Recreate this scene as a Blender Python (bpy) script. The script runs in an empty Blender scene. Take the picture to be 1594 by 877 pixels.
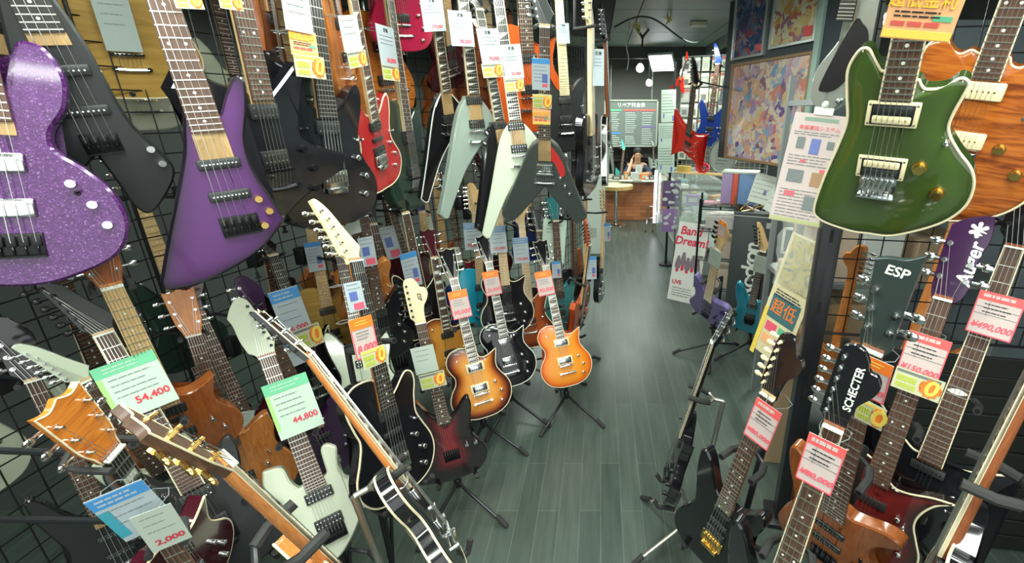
import bpy, bmesh, math, random
from mathutils import Vector, Matrix, Euler

scene = bpy.context.scene
COL = scene.collection
PI = math.pi

# ---------------------------------------------------------------- camera
cam_data = bpy.data.cameras.new('camera')
cam = bpy.data.objects.new('camera', cam_data)
COL.objects.link(cam)
cam.location = (0.0, 0.0, 1.9)
PITCH = math.atan(263.5 / 730.0)
cam.rotation_euler = (PI / 2 - PITCH, 0, 0)
cam_data.sensor_width = 36.0
cam_data.lens = 36.0 * 730.0 / 1594.0
cam_data.shift_x = -138.0 / 1594.0
cam_data.clip_start = 0.02
scene.camera = cam

# ---------------------------------------------------------------- world, lights, exposure
world = bpy.data.worlds.new('shop_world')
scene.world = world
world.use_nodes = True
world.node_tree.nodes['Background'].inputs[0].default_value = (0.62, 0.80, 0.72, 1)
world.node_tree.nodes['Background'].inputs[1].default_value = 0.35
scene.view_settings.view_transform = 'Standard'
scene.view_settings.look = 'None'
scene.view_settings.exposure = -0.12
scene.view_settings.gamma = 1.0
scene.view_settings.use_curve_mapping = False

def area_light(name, loc, sx, sy, power, color=(0.91, 1.0, 0.90), rot=(0, 0, 0)):
    l = bpy.data.lights.new(name, 'AREA')
    l.shape = 'RECTANGLE'
    l.size, l.size_y = sx, sy
    l.energy = power
    l.color = color
    o = bpy.data.objects.new(name, l)
    o.location = loc
    o.rotation_euler = rot
    COL.objects.link(o)
    return o

TUBES = [(-0.75, 0.9), (0.55, 0.3), (-0.45, 2.2), (0.55, 2.5), (-1.15, 4.7), (2.35, 4.6), (2.45, 6.9), (-0.95, 8.6)]
for (lx, ly) in TUBES:
    area_light('fluorescent_light', (lx, ly, 2.60), 0.30, 1.15, (26.0 if ly > 2 else 36.0) if ly < 4 else 75.0)
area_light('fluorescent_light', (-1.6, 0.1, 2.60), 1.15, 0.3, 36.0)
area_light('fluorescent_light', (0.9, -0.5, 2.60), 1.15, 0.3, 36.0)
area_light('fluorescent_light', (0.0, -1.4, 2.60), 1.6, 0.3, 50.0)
# fill light added behind the camera to raise the level down the aisle
area_light('front_fill_light', (0.4, -2.35, 1.45), 5.5, 2.3, 75.0, (0.95, 1.0, 0.97), (PI / 2, 0, 0))
# wash of the lamps over the workshop and the case at the far end
area_light('fluorescent_light', (0.75, 9.0, 2.78), 1.2, 0.5, 60.0)
area_light('fluorescent_light', (0.75, 7.9, 2.80), 1.6, 0.16, 40.0)
tl = area_light('grid_fill_light', (1.02, 5.30, 2.66), 0.5, 0.08, 8.0, (0.91, 1.0, 0.90), (math.radians(42), 0, math.radians(-8)))  # fill light added to brighten the accessory packs; no lamp hangs here
tl.data.spread = math.radians(95)
# ---------------------------------------------------------------- materials
_M = {}
def principled(m):
    return m.node_tree.nodes['Principled BSDF']

def mat(name, col, rough=0.5, metal=0.0, coat=0.0, emit=None, es=1.0, alpha=1.0, trans=0.0, vary=0.0, scale=30.0):
    if name in _M:
        return _M[name]
    m = bpy.data.materials.new(name)
    m.use_nodes = True
    b = principled(m)
    c = (col[0], col[1], col[2], 1)
    b.inputs['Base Color'].default_value = c
    b.inputs['Roughness'].default_value = rough
    b.inputs['Metallic'].default_value = metal
    b.inputs['Coat Weight'].default_value = coat
    b.inputs['Coat Roughness'].default_value = 0.06
    b.inputs['Alpha'].default_value = alpha
    b.inputs['Transmission Weight'].default_value = trans
    if emit:
        b.inputs['Emission Color'].default_value = (*emit, 1)
        b.inputs['Emission Strength'].default_value = es
    if vary > 0:
        nt = m.node_tree
        tc = nt.nodes.new('ShaderNodeTexCoord')
        nz = nt.nodes.new('ShaderNodeTexNoise')
        nz.inputs['Scale'].default_value = scale
        nz.inputs['Detail'].default_value = 4
        nt.links.new(tc.outputs['Object'], nz.inputs['Vector'])
        mx = nt.nodes.new('ShaderNodeMix'); mx.data_type = 'RGBA'
        mx.inputs['A'].default_value = tuple(max(0, x * (1 - vary)) for x in col) + (1,)
        mx.inputs['B'].default_value = tuple(min(1, x * (1 + vary)) for x in col) + (1,)
        nt.links.new(nz.outputs['Fac'], mx.inputs['Factor'])
        nt.links.new(mx.outputs['Result'], b.inputs['Base Color'])
    _M[name] = m
    return m

def ramp_mat(name, stops, driver, rough=0.2, coat=0.5, metal=0.0, scale=(1, 1, 1), nscale=6.0, dist=2.0, bump=0.0):
    """driver: 'edge' reads the body's edge attribute; 'wood' a stretched noise; 'spark' voronoi flakes; 'flame' bands"""
    if name in _M:
        return _M[name]
    m = bpy.data.materials.new(name)
    m.use_nodes = True
    nt = m.node_tree
    b = principled(m)
    b.inputs['Roughness'].default_value = rough
    b.inputs['Coat Weight'].default_value = coat
    b.inputs['Coat Roughness'].default_value = 0.06
    b.inputs['Metallic'].default_value = metal
    r = nt.nodes.new('ShaderNodeValToRGB')
    els = r.color_ramp.elements
    els[0].position, els[0].color = stops[0][0], (*stops[0][1], 1)
    els[1].position, els[1].color = stops[-1][0], (*stops[-1][1], 1)
    for p, c in stops[1:-1]:
        e = els.new(p); e.color = (*c, 1)
    if driver == 'edge':
        a = nt.nodes.new('ShaderNodeAttribute'); a.attribute_name = 'edge'
        nt.links.new(a.outputs['Fac'], r.inputs['Fac'])
    else:
        tc = nt.nodes.new('ShaderNodeTexCoord')
        mp = nt.nodes.new('ShaderNodeMapping')
        mp.inputs['Scale'].default_value = scale
        nt.links.new(tc.outputs['Object'], mp.inputs['Vector'])
        if driver == 'collage':
            dn = nt.nodes.new('ShaderNodeTexNoise'); dn.inputs['Scale'].default_value = 9
            va = nt.nodes.new('ShaderNodeMixRGB'); va.blend_type = 'LINEAR_LIGHT'; va.inputs['Fac'].default_value = .12
            t = nt.nodes.new('ShaderNodeTexVoronoi'); t.inputs['Scale'].default_value = nscale
            sep = nt.nodes.new('ShaderNodeSeparateColor')
            nt.links.new(mp.outputs['Vector'], dn.inputs['Vector'])
            nt.links.new(mp.outputs['Vector'], va.inputs['Color1'])
            nt.links.new(dn.outputs['Color'], va.inputs['Color2'])
            nt.links.new(va.outputs['Color'], t.inputs['Vector'])
            nt.links.new(t.outputs['Color'], sep.inputs['Color'])
            nt.links.new(sep.outputs[0], r.inputs['Fac'])
        elif driver == 'spark':
            t = nt.nodes.new('ShaderNodeTexVoronoi'); t.inputs['Scale'].default_value = nscale
            sep = nt.nodes.new('ShaderNodeSeparateColor')
            nt.links.new(mp.outputs['Vector'], t.inputs['Vector'])
            nt.links.new(t.outputs['Color'], sep.inputs['Color'])
            nt.links.new(sep.outputs[0], r.inputs['Fac'])
        else:
            t = nt.nodes.new('ShaderNodeTexNoise')
            t.inputs['Scale'].default_value = nscale
            t.inputs['Detail'].default_value = 6
            t.inputs['Distortion'].default_value = dist
            nt.links.new(mp.outputs['Vector'], t.inputs['Vector'])
            nt.links.new(t.outputs['Fac'], r.inputs['Fac'])
    nt.links.new(r.outputs['Color'], b.inputs['Base Color'])
    _M[name] = m
    return m

CHROME = mat('chrome', (0.72, 0.74, 0.74), 0.16, 1.0)
BLACKHW = mat('black_hardware', (0.015, 0.015, 0.017), 0.3, 0.6)
GOLDHW = mat('gold_hardware', (0.85, 0.56, 0.18), 0.22, 1.0)
STEEL = mat('steel_string', (0.75, 0.75, 0.72), 0.3, 1.0)
FRETM = mat('fret_wire', (0.8, 0.8, 0.74), 0.3, 1.0)
PEARL = mat('pearl_inlay', (0.78, 0.8, 0.72), 0.3, 0, 0.4, vary=0.1)
CREAM = mat('cream_plastic', (0.78, 0.68, 0.42), 0.35)
CREAMW = mat('cream_binding', (0.75, 0.66, 0.45), 0.35)
WHITEP = mat('white_plastic', (0.75, 0.78, 0.70), 0.35)
BLACKP = mat('black_plastic', (0.012, 0.012, 0.014), 0.35)
DARKP = mat('dark_pickup', (0.02, 0.022, 0.022), 0.4)
RUBBER = mat('black_rubber', (0.02, 0.02, 0.02), 0.75)
STANDM = mat('stand_paint', (0.02, 0.022, 0.025), 0.35, 0.4)
STANDS = mat('stand_silver', (0.55, 0.55, 0.5), 0.3, 0.9)
ROSE = ramp_mat('rosewood', [(0.3, (0.05, 0.025, 0.016)), (0.7, (0.12, 0.06, 0.038))], 'wood', 0.45, 0.0, scale=(40, 40, 4), nscale=3)
EBONY = mat('ebony', (0.022, 0.02, 0.019), 0.4, vary=0.3)
MAPLE = ramp_mat('maple_wood', [(0.3, (0.62, 0.40, 0.17)), (0.7, (0.76, 0.53, 0.26))], 'wood', 0.3, 0.3, scale=(30, 30, 3), nscale=3)
PALEM = ramp_mat('pale_maple', [(0.3, (0.78, 0.62, 0.34)), (0.7, (0.86, 0.72, 0.45))], 'wood', 0.3, 0.3, scale=(30, 30, 3), nscale=3)
MAHOG = ramp_mat('mahogany', [(0.3, (0.20, 0.055, 0.02)), (0.7, (0.32, 0.10, 0.035))], 'wood', 0.25, 0.4, scale=(30, 30, 3), nscale=3)
ORANGEW = ramp_mat('orange_wood', [(0.3, (0.42, 0.13, 0.03)), (0.7, (0.62, 0.24, 0.06))], 'wood', 0.22, 0.5, scale=(20, 20, 3), nscale=4)

# ---------------------------------------------------------------- objects
def tag(o, label, cat, group=None):
    o['label'] = label
    o['category'] = cat
    if group:
        o['group'] = group
    return o

def thing(name, label, cat, mtx=None, group=None):
    o = bpy.data.objects.new(name, None)
    o.empty_display_size = 0.05
    COL.objects.link(o)
    if mtx is not None:
        o.matrix_world = mtx
    return tag(o, label, cat, group)

class MB:
    def __init__(self):
        self.bm = bmesh.new()
    def box(self, c, s, rot=None, bevel=0.0):
        m = Matrix.Translation(Vector(c))
        if rot is not None:
            m = m @ (rot.to_4x4() if isinstance(rot, Matrix) else Euler(rot).to_matrix().to_4x4())
        m = m @ Matrix.Diagonal((s[0], s[1], s[2], 1))
        r = bmesh.ops.create_cube(self.bm, size=1.0, matrix=m)
        if bevel > 0:
            vs = r['verts']
            es = list({e for v in vs for e in v.link_edges})
            bmesh.ops.bevel(self.bm, geom=es, offset=bevel, segments=2, affect='EDGES', profile=0.5)
        return self
    def cyl(self, p0, p1, r0, r1=None, n=12, caps=True):
        p0, p1 = Vector(p0), Vector(p1)
        d = p1 - p0
        if d.length < 1e-7:
            return self
        q = d.to_track_quat('Z', 'Y').to_matrix().to_4x4()
        m = Matrix.Translation((p0 + p1) / 2) @ q
        bmesh.ops.create_cone(self.bm, cap_ends=caps, segments=n, radius1=r0, radius2=r0 if r1 is None else r1, depth=d.length, matrix=m)
        return self
    def ball(self, c, r, s=(1, 1, 1), rot=None, n=12):
        m = Matrix.Translation(Vector(c))
        if rot is not None:
            m = m @ Euler(rot).to_matrix().to_4x4()
        m = m @ Matrix.Diagonal((s[0], s[1], s[2], 1))
        bmesh.ops.create_uvsphere(self.bm, u_segments=n, v_segments=max(6, n // 2 + 2), radius=r, matrix=m)
        return self
    def tube(self, pts, r, n=8, closed=False, taper=None):
        P = [Vector(p) for p in pts]
        N = len(P)
        rings = []
        up = None
        for i in range(N):
            if closed:
                d = (P[(i + 1) % N] - P[i - 1])
            else:
                d = P[min(i + 1, N - 1)] - P[max(i - 1, 0)]
            d.normalize()
            if up is None:
                up = Vector((0, 0, 1)) if abs(d.z) < 0.9 else Vector((1, 0, 0))
            x = d.cross(up)
            if x.length < 1e-5:
                x = d.orthogonal()
            x.normalize()
            y = x.cross(d).normalized()
            up = y
            rr = r if taper is None else r * taper[i]
            rings.append([self.bm.verts.new(P[i] + x * (rr * math.cos(2 * PI * k / n)) + y * (rr * math.sin(2 * PI * k / n))) for k in range(n)])
        M_ = N if closed else N - 1
        for i in range(M_):
            a, b = rings[i], rings[(i + 1) % N]
            for k in range(n):
                self.bm.faces.new((a[k], b[k], b[(k + 1) % n], a[(k + 1) % n]))
        if not closed:
            self.bm.faces.new(list(reversed(rings[0])))
            self.bm.faces.new(rings[-1])
        return self
    def prism(self, pts, y0, y1, bevel=0.0, m=None):
        """closed outline pts (x, z) extruded from y0 (front) to y1 (back)"""
        n = len(pts)
        area = sum(pts[i][0] * pts[(i + 1) % n][1] - pts[(i + 1) % n][0] * pts[i][1] for i in range(n))
        if area < 0:
            pts = list(reversed(pts))
        ins = offset(pts, bevel) if bevel > 0 else pts
        lay = [(ins, y0)]
        if bevel > 0:
            lay += [(pts, y0 + bevel), (pts, y1 - bevel)]
        lay += [(ins, y1)]
        rings = []
        for ps, y in lay:
            ring = []
            for x, z in ps:
                v = Vector((x, y, z))
                if m is not None:
                    v = m @ v
                ring.append(self.bm.verts.new(v))
            rings.append(ring)
        for a, b in zip(rings[:-1], rings[1:]):
            for k in range(n):
                self.bm.faces.new((a[k], a[(k + 1) % n], b[(k + 1) % n], b[k]))
        f0 = self.bm.faces.new(list(reversed(rings[0])))
        f1 = self.bm.faces.new(rings[-1])
        bmesh.ops.triangulate(self.bm, faces=[f0, f1])
        return self
    def mesh(self, name, smooth=35):
        bmesh.ops.recalc_face_normals(self.bm, faces=self.bm.faces)
        me = bpy.data.meshes.new(name)
        self.bm.to_mesh(me)
        self.bm.free()
        if smooth:
            for p in me.polygons:
                p.use_smooth = True
            try:
                me.set_sharp_from_angle(angle=math.radians(smooth))
            except Exception:
                pass
        return me
    def build(self, name, m, parent=None, smooth=35, local=None):
        return link(name, self.mesh(name, smooth), m, parent, local)

def link(name, me, m, parent=None, local=None):
    o = bpy.data.objects.new(name, me)
    COL.objects.link(o)
    if m is not None:
        ms = m if isinstance(m, (list, tuple)) else [m]
        if len(me.materials) == 0:
            for x in ms:
                me.materials.append(x)
        else:
            for i, x in enumerate(ms):
                o.material_slots[i].link = 'OBJECT'
                o.material_slots[i].material = x
    if parent is not None:
        o.parent = parent
    if local is not None:
        o.matrix_local = local
    return o

def struct(name, mb, m, smooth=0):
    o = mb.build(name, m, None, smooth)
    o['kind'] = 'structure'
    return o

def offset(pts, d):
    """inset a ccw outline by d"""
    n = len(pts)
    out = []
    for i in range(n):
        p0, p1, p2 = Vector(pts[i - 1]), Vector(pts[i]), Vector(pts[(i + 1) % n])
        e1, e2 = (p1 - p0), (p2 - p1)
        if e1.length < 1e-7: e1 = e2
        if e2.length < 1e-7: e2 = e1
        e1.normalize(); e2.normalize()
        n1, n2 = Vector((-e1.y, e1.x)), Vector((-e2.y, e2.x))
        nn = n1 + n2
        if nn.length < 1e-4:
            nn = n1
        nn.normalize()
        k = d / max(0.5, nn.dot(n1))
        out.append((p1.x + nn.x * k, p1.y + nn.y * k))
    return out

def spline(pts, n=5):
    """closed Catmull-Rom; a third element marks a sharp corner; returned ccw"""
    P = [(Vector(p[:2]), len(p) > 2) for p in pts]
    N = len(P)
    out = []
    for i in range(N):
        (p1, s1), (p2, s2) = P[i], P[(i + 1) % N]
        p0 = p1 if s1 else P[i - 1][0]
        p3 = p2 if s2 else P[(i + 2) % N][0]
        for k in range(n):
            t = k / n
            v = 0.5 * ((2 * p1) + (p2 - p0) * t + (2 * p0 - 5 * p1 + 4 * p2 - p3) * t * t + (3 * p1 - p0 - 3 * p2 + p3) * t ** 3)
            out.append((v.x, v.y))
    a = sum(out[i][0] * out[(i + 1) % len(out)][1] - out[(i + 1) % len(out)][0] * out[i][1] for i in range(len(out)))
    if a < 0:
        out.reverse()
    return out

def text_mesh(txt, size, align='CENTER', extrude=0.0, shear=0.0, space=1.0, bold=0.024):
    """letters as a mesh in the XY plane, centred on the baseline"""
    c = bpy.data.curves.new('lettering', 'FONT')
    c.body = txt
    c.size = size
    c.align_x = align
    c.align_y = 'CENTER'
    c.extrude = extrude
    c.shear = shear
    c.space_character = space
    c.resolution_u = 3
    c.offset = size * (bold if max(map(ord, txt)) < 0x2000 else 0.003)
    o = bpy.data.objects.new('lettering', c)
    COL.objects.link(o)
    dg = bpy.context.evaluated_depsgraph_get()
    me = bpy.data.meshes.new_from_object(o.evaluated_get(dg))
    bpy.data.objects.remove(o)
    bpy.data.curves.remove(c)
    me.name = 'lettering'
    return me

FACE = Matrix(((1, 0, 0, 0), (0, 0, -1, 0), (0, 1, 0, 0), (0, 0, 0, 1)))   # XY lettering -> XZ plane facing -Y

def frame(origin, axis, normal, scale=1.0):
    """local +Z along axis, local -Y along normal (the face), local +X to the right of the face"""
    z = Vector(axis).normalized()
    nrm = Vector(normal)
    y = -(nrm - z * nrm.dot(z)).normalized()
    x = y.cross(z)
    m = Matrix(((x.x, y.x, z.x, 0), (x.y, y.y, z.y, 0), (x.z, y.z, z.z, 0), (0, 0, 0, 1)))
    return Matrix.Translation(Vector(origin)) @ m @ Matrix.Diagonal((scale, scale, scale, 1))
# ---------------------------------------------------------------- where each instrument stands: end pin, neck direction, facing, size (metres)
POSE = {
 'F1': ((-0.9307, 1.2630, 0.3331), (-0.3075, 0.2625, 0.9146), (0.574, -0.819, 0.000), 1.019),
 'F2': ((-0.4221, 1.0388, 0.5955), (-0.5106, 0.1152, 0.8521), (0.899, 0.438, 0.000), 1.022),
 'F3': ((-0.6013, 0.8613, 0.6489), (-0.0231, -0.3567, 0.9340), (0.500, 0.866, 0.000), 1.0),
 'F4': ((-0.6873, 1.7987, 0.2562), (-0.1152, 0.0682, 0.9910), (0.342, -0.940, 0.000), 1.0),
 'F5': ((-0.6584, 2.2765, 0.2545), (-0.2126, 0.2650, 0.9405), (0.423, -0.906, 0.000), 1.058),
 'F6': ((-0.5496, 2.5532, 0.2846), (-0.1821, 0.2556, 0.9495), (0.375, -0.927, 0.000), 1.028),
 'F7': ((-0.1959, 2.5792, 0.2681), (-0.1963, 0.2823, 0.9390), (0.259, -0.966, 0.000), 1.008),
 'F8': ((-0.1973, 3.2330, 0.2533), (0.1191, -0.0809, 0.9896), (0.966, -0.259, 0.000), 1.0),
 'F9': ((-0.0173, 3.8890, 0.3036), (0.0217, 0.1975, 0.9801), (0.985, -0.174, 0.000), 1.035),
 'F12': ((-0.7328, 1.3542, 0.5858), (-0.1550, 0.2159, 0.9640), (0.927, -0.375, 0.000), 1.118),
 'F13': ((-1.0933, 1.9318, 0.4775), (-0.2329, 0.3559, 0.9050), (0.469, -0.883, 0.000), 1.031),
 'F14': ((-1.3327, 1.9478, 0.5220), (-0.2229, 0.1282, 0.9664), (0.883, -0.469, 0.000), 1.006),
 'F17': ((-1.4055, 1.4765, 0.3944), (-0.0627, 0.0416, 0.9972), (0.707, -0.707, 0.000), 1.0),
 'F17b': ((-1.4811, 1.6919, 0.3430), (-0.1866, 0.0671, 0.9801), (0.707, -0.707, 0.000), 1.0),
 'F18': ((-1.1846, 0.9897, 0.5403), (0.2174, -0.2832, 0.9341), (0.999, 0.035, 0.000), 1.0),
 'F19': ((-0.9648, 0.8895, 0.3145), (0.0571, -0.1755, 0.9828), (0.574, -0.819, 0.000), 0.78),
 'F20': ((-1.1751, 1.1225, 0.4928), (-0.2983, 0.1178, 0.9472), (0.707, -0.707, 0.000), 1.063),
 'L1': ((-0.8147, 2.9519, 0.5055), (-0.0386, 0.1899, 0.9810), (0.423, -0.906, 0.000), 1.008),
 'L2': ((-0.5877, 2.7081, 0.5664), (-0.0567, 0.1785, 0.9823), (0.423, -0.906, 0.000), 1.044),
 'L3': ((-0.4690, 2.8589, 0.3950), (-0.0689, 0.2146, 0.9743), (0.342, -0.940, 0.000), 1.025),
 'L4': ((-0.4267, 3.1301, 0.2630), (-0.0304, 0.2330, 0.9720), (0.342, -0.940, 0.000), 1.103),
 'L5': ((-0.9254, 2.5738, 0.3416), (-0.0728, 0.0695, 0.9949), (0.574, -0.819, 0.000), 1.0),
 'L6': ((-1.2406, 2.5779, 0.3530), (-0.0278, -0.0203, 0.9994), (0.574, -0.819, 0.000), 1.0),
 'L9': ((-1.4640, 2.5197, 0.4862), (-0.0291, -0.0326, 0.9990), (0.707, -0.707, 0.000), 1.0),
 'L10': ((-1.0607, 2.6178, 0.6109), (0.0085, -0.1677, 0.9858), (0.643, -0.766, 0.000), 1.0),
 'L11': ((-1.1146, 2.6774, 0.6987), (-0.1744, 0.0777, 0.9816), (0.643, -0.766, 0.000), 1.009),
 'L12': ((-1.1115, 2.8977, 0.3780), (0.0249, -0.0910, 0.9955), (0.574, -0.819, 0.000), 1.0),
 'L14': ((-1.1632, 2.2544, 0.6350), (0.0123, -0.0282, 0.9995), (0.707, -0.707, 0.000), 1.0),
 'L15': ((-1.4357, 2.2544, 0.6350), (-0.0911, 0.1474, 0.9849), (0.743, -0.669, 0.000), 1.016),
 'L16': ((-1.0740, 2.9482, 0.6424), (-0.0250, -0.0893, 0.9957), (0.574, -0.819, 0.000), 1.0),
 'L17': ((-0.9827, 3.1324, 0.5638), (-0.0690, 0.1495, 0.9864), (0.530, -0.848, 0.000), 1.029),
 'L18': ((-1.2501, 2.3712, 0.8112), (0.1199, -0.2931, 0.9485), (0.707, -0.707, 0.000), 1.0),
 'L19': ((-0.2977, 3.1143, 0.3664), (-0.0444, 0.2128, 0.9761), (0.500, -0.866, 0.000), 1.066),
 'L20': ((-0.2386, 3.6936, 0.2040), (-0.0165, 0.2096, 0.9776), (0.866, -0.500, 0.000), 1.158),
 'L21': ((-0.1708, 3.9616, 0.2101), (0.0183, 0.1719, 0.9849), (0.970, -0.242, 0.000), 1.233),
 'X1': ((-1.5746, 1.1533, 0.4127), (-0.0639, 0.0192, 0.9978), (0.766, -0.643, 0.000), 0.8),
 'X2': ((-1.4302, 1.3402, 0.7422), (0.1655, -0.2236, 0.9605), (0.766, -0.643, 0.000), 1.0),
 'X3': ((-1.4108, 1.2713, 0.5730), (-0.0617, -0.2027, 0.9773), (0.766, -0.643, 0.000), 0.8),
 'X4': ((-1.7446, 1.9050, 0.1511), (-0.3404, 0.1150, 0.9332), (0.766, -0.643, 0.000), 0.853),
 'X5': ((-1.1853, 1.7003, 0.3817), (-0.1393, -0.0743, 0.9875), (0.707, -0.707, 0.000), 0.8),
 'U1': ((-1.3064, 1.0141, 1.5285), (0.0260, 0.1255, 0.9918), (0.616, -0.788, 0.000), 1.059),
 'U2': ((-1.2824, 1.2707, 1.7426), (0.0019, -0.1615, 0.9869), (0.669, -0.743, 0.000), 1.0),
 'U4': ((-1.0407, 1.3446, 1.4426), (-0.0513, -0.0411, 0.9978), (0.669, -0.743, 0.000), 1.091),
 'U5': ((-1.0865, 1.5779, 1.5279), (0.0347, -0.0525, 0.9980), (0.951, -0.309, 0.000), 1.23),
 'U7': ((-1.0636, 1.8457, 1.4761), (0.0448, 0.0192, 0.9988), (0.927, -0.375, 0.000), 1.32),
 'U8': ((-1.0277, 2.2182, 1.5655), (0.0722, -0.2143, 0.9741), (0.978, -0.208, 0.000), 1.0),
 'U10': ((-1.0436, 2.5828, 1.3975), (-0.0157, 0.0119, 0.9998), (0.990, -0.139, 0.000), 1.38),
 'U11': ((-0.8146, 2.6598, 1.5920), (0.0318, -0.2133, 0.9765), (0.766, -0.643, 0.000), 1.0),
 'U12': ((-0.6420, 2.5559, 1.5194), (-0.0256, -0.0365, 0.9990), (0.669, -0.743, 0.000), 1.115),
 'U13': ((-0.4900, 2.5662, 1.4416), (-0.1174, -0.0065, 0.9931), (0.669, -0.743, 0.000), 1.011),
 'U14': ((-0.3781, 2.4026, 1.4276), (-0.0851, 0.0035, 0.9964), (0.208, -0.978, 0.000), 1.049),
 'U15': ((-0.2872, 2.3834, 1.4062), (0.0768, -0.3473, 0.9346), (0.087, -0.996, 0.000), 1.0),
 'U16': ((-0.2105, 3.0009, 1.6721), (-0.0382, -0.0422, 0.9984), (0.423, -0.906, 0.000), 1.049),
 'U17': ((-0.0740, 2.7135, 1.4651), (-0.0018, -0.1527, 0.9883), (0.966, -0.259, 0.000), 1.096),
 'U18': ((0.0521, 3.5091, 1.4716), (-0.0544, -0.1291, 0.9901), (0.990, -0.139, 0.000), 1.008),
 'T1': ((-1.7260, 1.8809, 1.9564), (0.1276, -0.1367, 0.9824), (0.766, -0.643, 0.000), 1.055),
 'T2': ((-1.3092, 2.0421, 1.9612), (0.1170, -0.1200, 0.9859), (0.940, 0.342, 0.000), 1.024),
 'T3': ((-1.0822, 2.1449, 1.9515), (0.0482, -0.1693, 0.9844), (0.966, 0.259, 0.000), 1.013),
 'T4': ((-0.9534, 3.2453, 2.0546), (0.1865, -0.6247, 0.7583), (0.707, -0.707, 0.000), 1.0),
 'T5': ((-1.0514, 2.7683, 2.2060), (0.0971, -0.1958, 0.9758), (0.707, -0.707, 0.000), 1.047),
 'T6': ((-1.2370, 2.8665, 1.8299), (0.0540, -0.1296, 0.9901), (0.940, -0.342, 0.000), 1.451),
 'T7': ((-0.4479, 3.1476, 1.7840), (-0.0096, -0.1329, 0.9911), (0.500, -0.866, 0.000), 1.512),
 'T8': ((-0.7664, 3.5693, 1.9216), (0.0016, -0.1729, 0.9849), (0.500, -0.866, 0.000), 1.493),
 'R1': ((0.6357, 1.0857, 1.6618), (-0.2010, -0.3709, 0.9067), (-0.588, -0.809, 0.000), 1.0),
 'R2': ((0.9289, 1.2800, 1.6924), (-0.1007, -0.3058, 0.9468), (-0.643, -0.766, 0.000), 1.0),
 'R3': ((0.9429, 2.0686, 1.8874), (-0.0115, -0.2076, 0.9782), (-0.819, -0.574, 0.000), 1.131),
 'R4': ((0.7470, 1.1554, 0.4826), (-0.1331, -0.2282, 0.9645), (-0.766, -0.643, 0.000), 1.0),
 'R5': ((0.8281, 1.1520, 0.5102), (0.1184, 0.0410, 0.9921), (-0.669, -0.743, 0.000), 1.0),
 'R6': ((1.0000, 1.1849, 0.5158), (0.1804, 0.1088, 0.9775), (-0.707, -0.707, 0.000), 1.083),
 'R7': ((0.4634, 0.9469, 0.3087), (0.0523, -0.0952, 0.9941), (-0.643, -0.766, 0.000), 1.0),
 'R8': ((0.3829, 1.2494, 0.3795), (0.1250, -0.1523, 0.9804), (-0.766, -0.643, 0.000), 1.0),
 'R11': ((0.3004, 1.6938, 0.2600), (0.2484, 0.0474, 0.9675), (-0.985, 0.174, 0.000), 1.0),
 'R12': ((0.7446, 0.7614, 0.7057), (0.0522, -0.0716, 0.9961), (-0.766, 0.643, 0.000), 1.0),
 'R13': ((0.8425, 3.4305, 0.3586), (-0.0951, -0.6232, 0.7763), (-0.669, -0.743, 0.000), 1.0),
 'R14': ((1.1764, 3.3938, 0.2572), (-0.0598, -0.3336, 0.9408), (-0.500, -0.866, 0.000), 1.0),
 'R15': ((1.2241, 2.2006, 0.4712), (-0.1489, -0.3229, 0.9346), (0.500, 0.866, 0.000), 1.0),
 'R16': ((1.4611, 2.0429, 0.2504), (0.1852, 0.0945, 0.9781), (0.500, 0.866, 0.000), 1.503),
 'S1': ((0.8507, 4.7365, 1.4733), (-0.0624, -0.5973, 0.7996), (-0.669, -0.743, 0.000), 1.0),
 'S2': ((1.2353, 5.6079, 1.5312), (0.0463, -0.0404, 0.9981), (-0.500, -0.866, 0.000), 1.074),
 'S3': ((0.9211, 6.0785, 2.1528), (0.1690, -0.4923, 0.8539), (-0.342, -0.940, 0.000), 0.42),
}
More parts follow.
